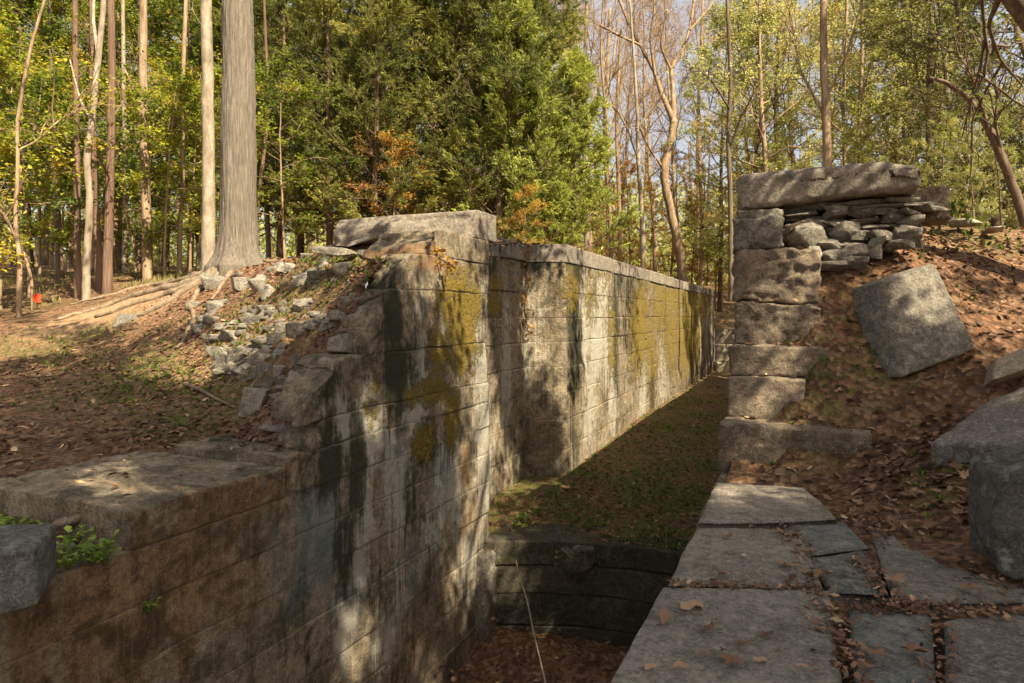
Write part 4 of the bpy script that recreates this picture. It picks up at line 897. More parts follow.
# broad-leaved weeds on the ledge bed and a rosette growing out of the wall
def broad_weed(name, p, h, n, seed, label, group=None):
    r = np.random.RandomState(seed); o_ = tag(empty(name, p), label, 'plant', group)
    m = MB(); s = MB()
    for i in range(n):
        a = r.uniform(0, 6.28); L = h * r.uniform(.6, 1.1); e = np.array([math.cos(a) * L * .6, math.sin(a) * L * .6, L * r.uniform(.35, .9)])
        tube(s, [np.zeros(3), e * .5 + [0, 0, L * .12], e], [.003, .002, .0015], 4, (.5, .6, 0, 1))
        for t in (.45, .7, 1.0):
            b = e * t; d = r.normal(size=3); d[2] = abs(d[2]) * .4; d = d / np.linalg.norm(d) * L * .42; w = np.cross(d, [0, 0, 1.]); w = w / np.linalg.norm(w) * L * .15
            m.add([b, b + d * .5 - w + [0, 0, .01], b + d, b + d * .5 + w + [0, 0, .01]], [[0, 1, 2, 3]], None, (np.clip(r.normal(.6, .2), 0, 1), r.uniform(.5, 1), 0, 1))
    s.build('stem', MAT['weed'], o_, True); m.build('leaf_cluster', MAT['weed'], o_, False); return o_
for i, (u, v, zc) in enumerate([(8, 515, 4.3), (20, 530, 4.1), (35, 520, 4.2), (48, 508, 4.4), (14, 540, 3.9), (60, 545, 3.8), (75, 548, 3.75), (88, 540, 3.85), (100, 545, 3.8), (40, 550, 3.7), (52, 560, 3.6), (92, 555, 3.7), (5, 500, 4.5), (80, 525, 4.05), (25, 515, 4.3), (68, 556, 3.65), (105, 548, 3.75), (0, 525, 4.1)]):
    p = uvz(u, v, zc); p[2] = -.04; x, y = ux(u, zc)
    broad_weed('weed', (x, min(y, 2.58), -.03), rw.uniform(.09, .15), 11, 700 + i, 'bright green leafy weed in the bed below the ledge stone', 'green weeds in the bed below the ledge stone')
y_, z_ = face_yz(148, 612)
broad_weed('wall_weed', (XL + .02, y_, z_), .13, 9, 801, 'small green weed growing out of a joint in the brown masonry')

def dead_vine(pts, zc, seed, label, mat, n=60):
    r = np.random.RandomState(seed); P = np.array([uvz(u, v, zc) for u, v in pts]); o_ = P[-1].copy(); root = tag(empty('dead_vine', o_), label, 'vine')
    t = np.linspace(0, len(P) - 1, (len(P) - 1) * 5 + 1); Q = np.stack([np.interp(t, np.arange(len(P)), P[:, c]) for c in range(3)], -1) - o_ + r.normal(0, .012, (len(t), 3))
    m = MB(); tube(m, Q, np.linspace(.008, .012, len(Q)), 5); m.build('stem', MAT['bark_brown'], root); m = MB()
    for _ in range(n):
        b = Q[r.randint(len(Q))] + r.normal(0, .05, 3); V, T = SH[r.randint(12)]; m.add(V * r.uniform(.05, .10) @ rotm(r, 1.2).T + b, None, T, (np.clip(r.normal(.35, .2), 0, 1), r.uniform(.3, 1), 0, 1))
    tag(m.build('leaf_cluster', mat, root, False), kind='stuff')
dead_vine([(527, 250), (525, 268), (529, 286), (524, 303), (526, 322), (530, 335)], 11.0, 1, 'withered reddish brown vine hanging in the corner of the gate recess', MAT['leaf_orange'], 90)
dead_vine([(428, 246), (438, 256), (448, 262), (455, 268)], 7.25, 2, 'small rust-red creeper below the left capstone', MAT['leaf_orange'], 70)
# ================================================================== TREES
def interp_path(P, t):
    n = len(P) - 1; x = np.clip(t, 0, 1) * n; i = min(int(x), n - 1); f = x - i; return P[i] * (1 - f) + P[i + 1] * f
def wander(p0, d, L, n, r, wig, up=0.):
    P = [np.array(p0, float)]; d = np.array(d, float)
    for _ in range(n):
        d = d + r.normal(0, wig, 3) + np.array([0, 0, up]); d /= np.linalg.norm(d); P.append(P[-1] + d * L / n)
    return np.array(P)
class Leaves:
    """many leaf-sized rhombs gathered and written in one go"""
    def __init__(s): s.c = []; s.d = []; s.s = []; s.w = []; s.t = []; s.b = []; s.flat = []
    def add(s, c, d, size, width, t, b, flat):
        n = len(c); s.c.append(c); s.d.append(d); s.s.append(np.broadcast_to(size, n)); s.w.append(np.broadcast_to(width, n)); s.t.append(np.broadcast_to(t, n)); s.b.append(np.broadcast_to(b, n)); s.flat.append(np.broadcast_to(flat, n))
    def mesh(s, name, mat, parent, r, origin=None):
        c = np.concatenate(s.c); d = np.concatenate(s.d); sz = np.concatenate(s.s)[:, None]; w = np.concatenate(s.w)[:, None]; t = np.concatenate(s.t); b = np.concatenate(s.b); fl = np.concatenate(s.flat)[:, None]
        n = len(c); d = d / (np.linalg.norm(d, axis=1)[:, None] + 1e-9)
        up = np.array([0, 0, 1.]) * fl + r.normal(size=(n, 3)) * (1 - fl) * 1.2
        a = np.cross(d, up); a /= np.linalg.norm(a, axis=1)[:, None] + 1e-9
        h = sz * .5; nn = np.cross(a, d) * sz * .12
        V = np.stack([c - d * h, c - a * h * w + nn, c + d * h, c + a * h * w + nn], 1).reshape(-1, 3)
        q = np.arange(n * 4).reshape(-1, 4); col = np.repeat(np.stack([t, b, t * 0, t * 0 + 1], 1), 4, axis=0)
        m = MB(); m.add(V, q, None, col); return m.build(name, mat, parent, False)
def make_tree(name, seed, H, r0, base, spread, nl, leafmat, bark, lean=(0, 0), wig=.05, crook=.0, e0=.5, up=.05, nsub=6, ntw=5, nleaf=10, lsize=(.07, .12), lw=.75, flat=.55, prof='round', trunk_flare=.0, twig=.45, tone=.5, tone_sd=.18, limbk=.42, tlen=.3, fork=None):
    r = np.random.RandomState(seed); root = empty(name)
    wood = MB(); lv = Leaves()
    n = 22; P = [np.zeros(3)]; d = np.array([lean[0], lean[1], 1.]); d /= np.linalg.norm(d)
    for i in range(n):
        d = d + np.array([r.normal(0, wig), r.normal(0, wig), 0]) + np.array([-d[0] * .12, -d[1] * .12, .02]); d /= np.linalg.norm(d); P.append(P[-1] + d * H / n)
    P = np.array(P); P[0, 2] -= .3; T = np.linspace(0, 1, n + 1); R = r0 * (1 - .82 * T ** .9); R[0] *= 1.25 + trunk_flare
    tube(wood, P, R, 10)
    for i in range(nl):
        t = base + (1 - base) * (i + r.rand()) / nl * .97; p0 = interp_path(P, t); rt = r0 * (1 - .82 * t ** .9)
        s = (t - base) / (1 - base)
        if prof == 'round': L = spread * (math.sin(PI * min(1, (s * .8 + .2))) * .8 + .25)
        elif prof == 'cone': L = spread * (1 - s) ** .75 + .15
        elif prof == 'column': L = spread * (1 - .6 * s)
        else: L = spread * (.5 + .5 * s)
        L *= r.uniform(.65, 1.2); az = i * 2.4 + r.uniform(-.5, .5); el = e0 + r.normal(0, .18) + (.5 * s if prof != 'cone' else -.1)
        q = wander(p0, [math.cos(az) * math.cos(el), math.sin(az) * math.cos(el), math.sin(el)], L, 7, r, .13 + crook, up)
        tube(wood, q, np.linspace(rt * limbk, rt * limbk * .18 + .004, 8), 5)
        ct = np.clip(tone + r.normal(0, tone_sd), 0, 1)
        for j in range(nsub):
            tt = r.uniform(.25, 1.0); b0 = interp_path(q, tt); dd = interp_path(q, min(1, tt + .1)) - interp_path(q, max(0, tt - .1)); dd /= np.linalg.norm(dd) + 1e-9
            dd = dd + r.normal(0, .55, 3) * np.array([1, 1, .55]); Ls = L * tlen * r.uniform(.6, 1.3) + .15
            sb = wander(b0, dd / np.linalg.norm(dd), Ls, 4, r, .16, up * .5); tube(wood, sb, np.linspace(.012 + rt * .06, .005, 5), 4, close=False)
            st_ = np.clip(ct + r.normal(0, .10), 0, 1)
            for k in range(ntw):
                b1 = interp_path(sb, r.uniform(.2, 1)); d1 = (sb[-1] - sb[0]) / Ls + r.normal(0, .6, 3) * np.array([1, 1, .6]); d1 /= np.linalg.norm(d1)
                Lt = twig * r.uniform(.5, 1.2); e = b1 + d1 * Lt + np.array([0, 0, -.04])
                tube(wood, [b1, (b1 + e) / 2 + r.normal(0, .02, 3), e], [.005, .004, .0025], 3, close=False)
                if nleaf:
                    m = max(1, r.poisson(nleaf)); f = r.uniform(.1, 1.1, m)[:, None]
                    c = b1 + (e - b1) * f + r.normal(0, .07 if lw > .4 else .03, (m, 3))
                    dl = r.normal(size=(m, 3)) * np.array([1, 1, .5]) if lw > .4 else d1 + r.normal(0, .45, (m, 3))
                    lv.add(c, dl, r.uniform(*lsize, m), lw, np.clip(st_ + r.normal(0, .12, m), 0, 1), r.uniform(.2, 1, m), flat)
    w = wood.build('trunk', bark, root, True)
    c = lv.mesh('crown', leafmat, root, r) if lv.c else None
    return root
M = MAT
PR = {}
PR['cedar'] = [make_tree('cedar_tree', 10 + i, h, .13, .06, sp, 62, M['leaf_cedar'], M['bark_red'], wig=.02, e0=.35, up=.10, nsub=8, ntw=7, nleaf=13, lsize=(.10, .20), lw=.20, flat=.2, prof='cone', twig=.42, limbk=.25, tlen=.32, tone=.5) for i, (h, sp) in enumerate([(12, 2.4), (14, 2.8)])]
PR['lightcedar'] = [make_tree('cedar_tree', 15, 7.6, .10, .05, 2.0, 54, M['leaf_cedar_light'], M['bark_red'], wig=.02, e0=.5, up=.10, nsub=8, ntw=7, nleaf=13, lsize=(.09, .18), lw=.22, flat=.2, prof='cone', twig=.36, limbk=.25, tone=.5)]
PR['green'] = [make_tree('hardwood_tree', 20 + i, 19, .15, .14, 3.0, 30, M['leaf_green'], b, wig=.03, e0=.25, nsub=8, ntw=6, nleaf=14, tone=tn, tone_sd=.22, lsize=(.08, .15)) for i, (b, tn) in enumerate([(M['bark_brown'], .35), (M['bark_tan'], .5), (M['bark_brown'], .65)])]
PR['olive'] = [make_tree('hardwood_tree', 30 + i, 17, .16, .12, 3.6, 32, M['leaf_olive'], b, wig=.03, e0=.3, crook=.04, nsub=8, ntw=7, nleaf=7.5, tone=tn, tone_sd=.2, lsize=(.07, .14)) for i, (b, tn) in enumerate([(M['bark_brown'], .45), (M['bark_tan'], .6), (M['bark_brown'], .3)])]
PR['dark'] = [make_tree('hardwood_tree', 36, 15, .14, .08, 3.2, 36, M['leaf_dark'], M['bark_brown'], e0=.3, nsub=7, ntw=6, nleaf=10, tone=.5, lsize=(.07, .12))]
PR['bare'] = [make_tree('bare_tree', 40 + i, 20, .17, .3, 4.0, 22, M['leaf_tan'], M['bark_tan'], wig=.04, e0=.7, crook=.05, up=.08, nsub=9, ntw=8, nleaf=2.2, tone=.4, lsize=(.05, .09), tlen=.4, twig=.6) for i in range(2)]
PR['pole'] = [make_tree('slender_tree', 50 + i, 18, rr, .5, 1.8, 12, M['leaf_green'], b, wig=.035, e0=.6, nsub=5, ntw=4, nleaf=8, tone=.5, limbk=.3) for i, (rr, b) in enumerate([(.10, M['bark_white']), (.085, M['bark_brown']), (.12, M['bark_tan']), (.075, M['bark_red'])])]
PR['sapling'] = [make_tree('sapling', 60 + i, 6.0, .045, .22, 1.7, 16, lm, M['bark_tan'], wig=.05, e0=.15, nsub=6, ntw=5, nleaf=9, tone=tn, lsize=(.08, .13), flat=.8, up=.0) for i, (lm, tn) in enumerate([(M['leaf_green'], .8), (M['leaf_orange'], .5), (M['leaf_green'], .45)])]
used = {}
def copy_tree(root):
    c = root.copy(); COL.objects.link(c)
    for ch in list(root.children):
        k = ch.copy(); COL.objects.link(k); k.parent = c
    return c
rt = np.random.RandomState(77)
def plant(kind, i, u, zc, label, s=1.0, rz=None, group=None, cat='tree', bark=None, leaf=None, tilt=(0, 0), name=None):
    i %= len(PR[kind]); proto = PR[kind][i]
    if (kind, i) in used: o = copy_tree(proto)
    else: o = proto; used[(kind, i)] = 1
    x, y = ux(u, zc); z = float(terrain(np.array([x]), np.array([y]))[0]); o.location = (x, y, z); o.scale = (s, s, s)
    o.rotation_euler = (tilt[0], tilt[1], rt.uniform(0, 6.28) if rz is None else rz)
    if name: o.name = name
    for k in o.children:
        m = bark if k.name.startswith('trunk') else leaf
        if m: k.material_slots[0].link = 'OBJECT'; k.material_slots[0].material = m
    tag(o, label, cat, group); return o

def limb_tree(name, u, zc, trunk, label, mat, extra=(), leafmat=None, seed=1, roots=(), k=12, flare=None, twigs=0, ltone=.5, nleaf=3, base_z=None):
    """a tree whose trunk and limbs follow measured outlines: lists of (u, v, half width px) at depth zc"""
    r = np.random.RandomState(seed); x, y = ux(u, zc); z = float(terrain(np.array([x]), np.array([y]))[0]) if base_z is None else base_z
    org = np.array([x, y, z]); root = tag(empty(name, org), label, 'tree'); m = MB(); lv = Leaves()
    def path(pts, dz=0.):
        n = len(pts); P = []
        for i, (a, b, w) in enumerate(pts): P.append(uvz(a, b, zc + dz * i / max(1, n - 1)) - org)
        R = np.array([w / F_PX * zc for _, _, w in pts]) * .82; P = np.array(P); t = np.linspace(0, n - 1, (n - 1) * 5 + 1)
        P = np.stack([np.interp(t, np.arange(n), P[:, c]) for c in range(3)], -1); R = np.interp(t, np.arange(n), R)
        Ps = P.copy(); Ps[1:-1] = (P[:-2] + 2 * P[1:-1] + P[2:]) / 4; Ps[1:-1] += r.normal(0, .06, (len(P) - 2, 3)) * R[1:-1, None]
        return Ps, R
    P, R = path(trunk); P[0, 2] = min(P[0, 2], -.25); tube(m, P, R, k)
    for e in extra:
        dz = r.uniform(-1.6, 1.6); Q, R2 = path(e, dz); tube(m, Q, R2, 6)
        for _ in range(twigs):
            b = interp_path(Q, r.uniform(.25, 1)); d = (Q[-1] - Q[0]) / np.linalg.norm(Q[-1] - Q[0]) + r.normal(0, .5, 3); L = r.uniform(.5, 1.6); s = wander(b, d / np.linalg.norm(d), L, 4, r, .18, .08); tube(m, s, np.linspace(.018, .006, 5), 4, close=False)
            for _ in range(5):
                b1 = interp_path(s, r.uniform(.2, 1)); w = wander(b1, (s[-1] - s[0]) / L + r.normal(0, .6, 3), r.uniform(.25, .6), 2, r, .2, .05); tube(m, w, [.006, .005, .003], 3, close=False)
                if leafmat and nleaf:
                    mm = r.poisson(nleaf); 
                    if mm: lv.add(w[-1] + r.normal(0, .12, (mm, 3)), r.normal(size=(mm, 3)) * [1, 1, .5], r.uniform(.06, .11, mm), .7, np.clip(ltone + r.normal(0, .2, mm), 0, 1), r.uniform(.3, 1, mm), .5)
    m.build('trunk', mat, root, True)
    if lv.c: lv.mesh('crown', leafmat, root, r)
    return root, org
# ---- the big pale trunk with its roots
zb = 12.6; ub = 238
x, y = ux(ub, zb); org = np.array([x, y, float(terrain(np.array([x]), np.array([y]))[0])])
bigt = tag(empty('big_tree', org), 'massive pale grey ridged trunk rising from exposed roots on the bank', 'tree')
nr, na = 250, 150; hs = np.concatenate([np.linspace(-.5, 1.2, 60), np.linspace(1.23, 12, 190)]); an = np.arange(na) * 2 * PI / na
Hh, Aa = np.meshgrid(hs, an, indexing='ij')
rad = .285 + .05 * np.clip(1 - Hh / 6, 0, 1) - .012 * np.clip(Hh - 3, 0, 12) + .20 * np.exp(-np.clip(Hh + .1, 0, 9) / .25) * (1 + .35 * np.sin(Aa * 5 + 1)) 
pp = np.stack([np.cos(Aa) * 1.0, np.sin(Aa) * 1.0, Hh * .5], -1)
rad = rad + .030 * fbm(np.stack([np.cos(Aa) * 9, np.sin(Aa) * 9, Hh * 1.6], -1), 4, 5, .7) + .03 * fbm(pp, 3, 8)
cxs = .03 * np.sin(Hh * .5) - .006 * Hh
Vb = np.stack([np.cos(Aa) * rad + cxs, np.sin(Aa) * rad, Hh], -1).reshape(-1, 3); i = np.arange(nr - 1)[:, None] * na + np.arange(na)[None]; i2 = np.arange(nr - 1)[:, None] * na + (np.arange(na)[None] + 1) % na
m = MB(); m.add(Vb, np.stack([i, i2, i2 + na, i + na], -1).reshape(-1, 4)); m.build('trunk', M['bark_pale'], bigt, True)
def root_px(pts, w0, w1, parent=bigt, org=org, mat=M['root'], name='root', lift=.02):
    P = []; 
    for u, v in pts: h, _ = ground_hit(u, v); P.append(h)
    P = np.array(P); n = len(P); t = np.linspace(0, n - 1, (n - 1) * 6 + 1); P = np.stack([np.interp(t, np.arange(n), P[:, c]) for c in range(3)], -1)
    P[:, 2] = terrain(P[:, 0], P[:, 1]) + lift + rt.normal(0, .006, len(P)); P[:, :2] += rt.normal(0, .008, (len(P), 2))
    m = MB(); tube(m, P - org, np.linspace(w0, w1, len(P)), 8); return m.build(name, mat, parent, True)
for pts, a, b in [([(228, 268), (205, 280), (180, 288), (150, 294), (118, 302), (85, 312), (55, 322)], .13, .03), ([(226, 270), (196, 286), (160, 297), (128, 308), (95, 318)], .10, .03),
                  ([(224, 272), (190, 290), (165, 304), (140, 316), (120, 322)], .09, .03), ([(230, 268), (190, 281), (150, 287), (110, 297), (70, 305)], .09, .02),
                  ([(232, 268), (212, 282), (198, 292), (190, 305), (194, 322), (186, 338), (176, 352)], .06, .022), ([(245, 262), (275, 258), (305, 252), (335, 248), (365, 247)], .07, .02), ([(250, 262), (280, 262), (300, 256)], .05, .015),
                  ([(222, 270), (200, 278), (170, 283), (140, 290)], .09, .04), ([(236, 268), (222, 284), (212, 300)], .06, .02)]:
    root_px(pts, a, b)
for pts, lab in [([(185, 388), (200, 393), (215, 403), (235, 411)], 'curved dead stick lying on the soil left of the squarish stone')]:
    P = np.array([ground_hit(u, v)[0] for u, v in pts]); o_ = P.mean(0); P[:, 2] = terrain(P[:, 0], P[:, 1]) + .03; m = MB(); tube(m, P - o_, np.linspace(.025, .012, len(P)), 7); o = m.build('dead_stick', M['root'], None, True); o.location = tuple(o_); tag(o, lab, 'stick')
# ---- measured single trees
BW, BB, BT, BR = M['bark_white'], M['bark_brown'], M['bark_tan'], M['bark_red']
limb_tree('pale_tree', 209, 16, [(208, 275, 8.5), (209, 200, 7.5), (208, 100, 7), (206, 0, 6.5), (205, -120, 6)], 'pale straight trunk standing close behind the massive one', BW, seed=2)
limb_tree('pale_tree', 87, 14.5, [(86, 304, 5.2), (87, 260, 4.2), (90, 200, 4), (87, 160, 4), (93, 110, 3.6), (98, 60, 3.4), (104, 0, 3), (108, -60, 2.5)], 'slim whitish leaning trunk that forks high up', BW,
          [[(98, 55, 2.4), (93, 20, 2), (95, -20, 1.6)], [(91, 120, 1.5), (80, 100, 1.2), (70, 60, 1)]], seed=3)
limb_tree('leaning_sapling', 20, 13.5, [(19, 297, 3), (20, 260, 2.8), (15, 225, 2.4), (18, 170, 2.2), (17, 120, 2), (30, 50, 1.8), (46, -5, 1.5), (60, -60, 1.2)], 'thin crooked sapling with a side shoot at its foot', BT,
          [[(17, 245, 1.6), (8, 220, 1.5), (-4, 200, 1.2)], [(18, 150, 1.2), (35, 142, .9), (60, 120, .7), (78, 108, .5)]], leafmat=M['leaf_green'], seed=4, twigs=9, ltone=.85, nleaf=5)
limb_tree('leaning_sapling', 32, 14.5, [(33, 285, 1.7), (25, 255, 1.5), (17, 240, 1.2), (8, 228, 1)], 'short bent stem leaning against the crooked sapling', BT, seed=5)
limb_tree('red_barked_tree', 78, 16, [(78, 285, 4.2), (77, 200, 3.8), (76, 100, 3.4), (75, 0, 3), (75, -80, 2.6)], 'straight reddish trunk just left of the slim whitish one', BR, [[(77, 150, 1), (60, 130, .8)], [(76, 80, 1), (95, 60, .7)]], seed=6, twigs=3, leafmat=M['leaf_cedar'])
limb_tree('red_barked_tree', 108, 15.5, [(107, 292, 6), (109, 230, 5), (111, 150, 4.6), (112, 60, 4.2), (111, 0, 4), (112, -80, 3.4)], 'thick reddish trunk right of the slim whitish one', BR, [[(110, 120, 1.2), (125, 100, .9)], [(110, 180, 1), (96, 150, .8)]], seed=7, twigs=3, leafmat=M['leaf_cedar'])
limb_tree('red_barked_tree', 98, 17, [(99, 284, 4.5), (97, 230, 4), (95, 190, 4), (93, 140, 3.4), (92, 0, 3), (90, -80, 2.6)], 'reddish brown trunk partly hidden by the slim whitish one', BR, seed=8)
limb_tree('grey_tree', 147, 18, [(148, 280, 6.5), (147, 230, 5.6), (144, 160, 5), (143, 60, 4.5), (144, -60, 4)], 'grey-brown trunk half way between the whitish and the massive trunks', BT, [[(148, 205, 1.5), (150, 150, 1.3), (160, 105, 1)], [(143, 110, 1.3), (125, 70, 1)]], seed=9, twigs=2, leafmat=M['leaf_green'])
limb_tree('grey_tree', 181, 18.5, [(179, 278, 3.2), (180, 230, 3), (183, 190, 2.8), (182, 100, 2.6), (186, 0, 2.4), (188, -60, 2)], 'thin trunk with yellow leaves left of the massive trunk', BT, [[(182, 180, 1.2), (165, 150, 1), (150, 135, .7)], [(182, 140, 1.2), (200, 110, .9)]], seed=10, twigs=12, leafmat=M['leaf_green'], ltone=.9, nleaf=4)
limb_tree('grey_tree', 124, 22, [(124, 285, 2.8), (125, 200, 2.5), (124, 100, 2.4), (122, -60, 2)], 'thin whitish trunk far back in the left wood', BW, seed=11)
limb_tree('crooked_tree', 683, 31, [(684, 284, 5.6), (680, 255, 5.4), (672, 215, 5.2), (665, 185, 5), (664, 165, 5.6), (671, 140, 4.6), (674, 120, 4.2)], 'crooked bare tree with forking limbs beyond the far end of the wall', M['bark_tan'],
          [[(674, 122, 4), (662, 95, 3.2), (655, 72, 2.8), (640, 45, 2.4), (625, 15, 2), (612, -20, 1.5)], [(674, 122, 3.8), (673, 90, 3), (671, 68, 2.8), (682, 52, 2.4), (690, 30, 2.2), (694, 0, 1.8), (696, -30, 1.4)],
           [(655, 75, 2), (650, 40, 1.6), (655, 5, 1.2), (650, -30, 1)], [(671, 70, 1.8), (660, 45, 1.4), (668, 10, 1.1)], [(640, 45, 1.6), (618, 35, 1.3), (600, 25, 1)], [(663, 168, 1.6), (650, 150, 1.3), (640, 128, 1)], [(690, 30, 1.3), (712, 5, 1), (725, -20, .8)]], seed=12, twigs=16, leafmat=M['leaf_tan'], nleaf=2)
limb_tree('white_stem_tree', 643, 30, [(643, 290, 3.4), (643, 240, 3.2), (641, 200, 2.8), (638, 160, 2.4), (637, 110, 2), (634, 60, 1.6), (630, 0, 1.2)], 'thin white-stemmed tree left of the crooked one', BW, [[(638, 160, 1.2), (628, 130, 1), (616, 108, .8)], [(637, 130, 1.2), (650, 110, 1), (657, 105, .7)]], seed=13, twigs=8, leafmat=M['leaf_orange'])
limb_tree('dark_stem_tree', 731, 20, [(731, 300, 3.4), (731, 240, 3), (730, 180, 2.8), (728, 140, 2.6), (731, 80, 2.3), (727, 0, 2), (724, -50, 1.6)], 'thin dark trunk just clear of the right steps', BB, [[(729, 150, 1.4), (740, 120, 1.1), (755, 90, .9)], [(730, 110, 1.2), (715, 85, 1), (700, 70, .7)]], seed=14, twigs=10, leafmat=M['leaf_olive'])
limb_tree('grey_tree', 827, 20, [(826, 260, 5.5), (827, 150, 5), (825, 90, 4.6), (823, 40, 4.2), (824, -60, 3.6)], 'straight grey-brown trunk rising behind the right capstone', M['bark_tan'], [[(825, 100, 2), (845, 60, 1.6), (860, 10, 1.3), (868, -30, 1)], [(826, 120, 1.8), (800, 70, 1.5), (792, 20, 1.2)]], seed=15, twigs=18, leafmat=M['leaf_olive'], nleaf=5)
limb_tree('curved_tree', 1030, 13, [(1034, 250, 6), (1018, 200, 5.4), (1003, 160, 5), (985, 120, 4.4), (965, 95, 3.4), (945, 82, 2.6), (930, 78, 2)], 'arching dark trunk leaning over the right bank', BB, [[(985, 120, 2), (975, 85, 1.6), (960, 50, 1.2)], [(1003, 160, 2), (995, 120, 1.5), (1000, 80, 1.1)]], seed=16, twigs=10, leafmat=M['leaf_dark'])
limb_tree('dark_limb_tree', 1120, 6.5, [(1150, 260, 22), (1110, 120, 20), (1060, 50, 16), (1022, 10, 12), (1000, -20, 9), (960, -90, 5)], 'dark limb reaching in at the top corner above the right bank', BB, [[(1000, -5, 4), (988, 25, 2.4), (1000, 60, 1.8), (1022, 85, 1.2)], [(985, -35, 4), (982, 0, 2.2), (985, 40, 1.5), (978, 75, 1)]], seed=17, twigs=3, leafmat=M['leaf_dark'])
for i, (u, zc, vt, w, mt, lab) in enumerate([(563, 36, -30, 3, BT, 'pale slim trunk at the edge of the light green cedar'), (585, 38, -30, 3.2, BW, 'pale trunk in the bare trees left of the white-stemmed one'), (607, 40, 10, 3.6, BW, 'widest pale trunk in the bare trees beyond the wall coping'), (618, 37, 30, 2.6, BT, 'tan trunk between the widest pale one and the white-stemmed one'), (700, 42, 0, 2.4, BT, 'thin tan trunk in the orange leaves right of the crooked tree'),
      (757, 34, 10, 2.4, BB, 'slender dark trunk behind the left end of the right capstone'), (778, 30, -40, 3, BB, 'dark trunk with spreading limbs over the middle of the right capstone'), (845, 28, -40, 2.4, BT, 'thin tan trunk beside the straight grey-brown one'), (930, 22, -40, 4, BB, 'dark straight trunk behind the outer end of the right masonry'), (905, 26, -40, 2.6, BB, 'slim dark trunk behind the right capstone end')]):
    limb_tree('slender_tree', u, zc, [(u, 330, w * 1.1), (u + 2, 220, w), (u - 2, 120, w * .85), (u + 3, vt, w * .6)], lab, mt, [[(u, 150, w * .5), (u + 12, 100, w * .35), (u + 22, 50, w * .2)], [(u, 120, w * .5), (u - 12, 80, w * .35), (u - 20, 20, w * .2)], [(u + 2, 90, w * .45), (u + 10, 30, w * .3), (u + 8, -30, w * .2)]], seed=30 + i, twigs=12, leafmat=M['leaf_tan'] if u < 720 else M['leaf_olive'], nleaf=2 if u < 720 else 5)
# ---- forest by kinds
def band(kind, group, label, items, name=None, **kw):
    for it in items:
        u, zc, s = it[:3]; plant(kind, rt.randint(9), u, zc, label, s, group=group, name=name, **kw)
band('cedar', 'green cedars behind the left capstone', 'dense green cedar behind the left capstone, branches hanging in feathery sprays', [(455, 20.5, 1.05), (500, 19, .95), (410, 22, 1.1), (350, 24, 1.1), (300, 26, 1.15), (375, 19, .8), (540, 24, 1.0), (470, 27, 1.25), (330, 20, .85), (280, 22, .9), (520, 29, 1.2), (430, 30, 1.3), (255, 27, 1.1), (390, 28, 1.2)])
plant('lightcedar', 0, 574, 19.5, 'bright yellowish green young cedar beside the wall coping', .88)
plant('lightcedar', 0, 520, 19, 'tall bright green cedar standing between the darker cedars', 1.05)
plant('lightcedar', 0, 545, 18.5, 'small bright green cedar touching the left end of the coping', .5)
band('green', 'leafy trees in the left wood', 'leafy yellow-green tree deep in the left wood', [(u, zc, s) for u, zc, s in [(-60, 20, .9), (-20, 26, 1), (30, 24, 1), (70, 30, 1.1), (120, 27, 1), (165, 31, 1.1), (200, 26, .9), (240, 32, 1.1), (15, 34, 1.2), (100, 38, 1.2), (190, 40, 1.2), (270, 34, 1.1), (310, 38, 1.2), (-40, 40, 1.2), (45, 44, 1.3), (145, 46, 1.3), (60, 20, .75), (140, 24, .8)]])
for i in range(24):
    u = rt.uniform(-60, 330); zc = rt.uniform(20, 44); k = rt.randint(4)
    plant('pole', k, u, zc, ['slender whitish trunk deep in the left wood', 'slender dark trunk deep in the left wood', 'slender tan trunk deep in the left wood', 'slender reddish trunk deep in the left wood'][k], rt.uniform(.7, 1.15), group='slender trunks of the left wood')
band('sapling', 'yellow-leaved saplings in the left wood', 'thin understory sapling with flat layers of yellow-green leaves', [(0, 15.5, .95), (30, 17, 1.1), (165, 17.5, .9), (190, 19, 1.0), (-20, 14, 1), (60, 22, 1.1), (135, 21, 1), (230, 20, 1), (20, 21, 1.2), (285, 18, .9), (40, 27, 1.3), (100, 24, 1.2), (180, 25, 1.2)], leaf=M['leaf_green'])
plant('sapling', 1, 392, 18.5, 'sapling with orange-yellow leaves in front of the cedars', .62, leaf=M['leaf_orange'])
plant('sapling', 0, 524, 15.5, 'rusty orange bush behind the coping next to the left capstone', .30, leaf=M['leaf_orange'])
band('bare', 'bare tan trees beyond the wall', 'tall nearly bare tree with a haze of tan twigs', [(590, 40, 1), (620, 46, 1.1), (655, 44, 1), (700, 48, 1.1), (560, 48, 1.1), (740, 44, 1), (640, 54, 1.2), (680, 38, .9), (610, 34, .85), (540, 40, 1.0), (780, 50, 1.1), (830, 48, 1.1), (900, 46, 1)])
band('olive', 'golden-green trees behind the right bank', 'open-crowned tree with golden olive leaves', [(770, 24, .85), (800, 30, 1), (850, 25, .9), (745, 30, .9), (890, 30, 1), (720, 36, .95), (820, 37, 1.1), (870, 40, 1.1), (760, 40, 1.05), (940, 34, 1), (920, 24, .8)])
band('dark', 'dark olive trees at the right edge', 'bushy dark olive tree at the edge of the right bank', [(960, 20, .85), (1000, 18, .8), (1030, 22, 1), (930, 28, 1), (985, 27, 1.1), (1060, 16, .8)])
band('olive', 'low orange undergrowth trees beyond the wall', 'low spreading tree with orange-yellow leaves beyond the wall', [(610, 36, .38), (650, 38, .4), (690, 37, .36), (715, 36, .34), (575, 34, .38), (630, 42, .5), (670, 45, .55), (700, 44, .5), (740, 38, .45)], leaf=M['leaf_orange'])
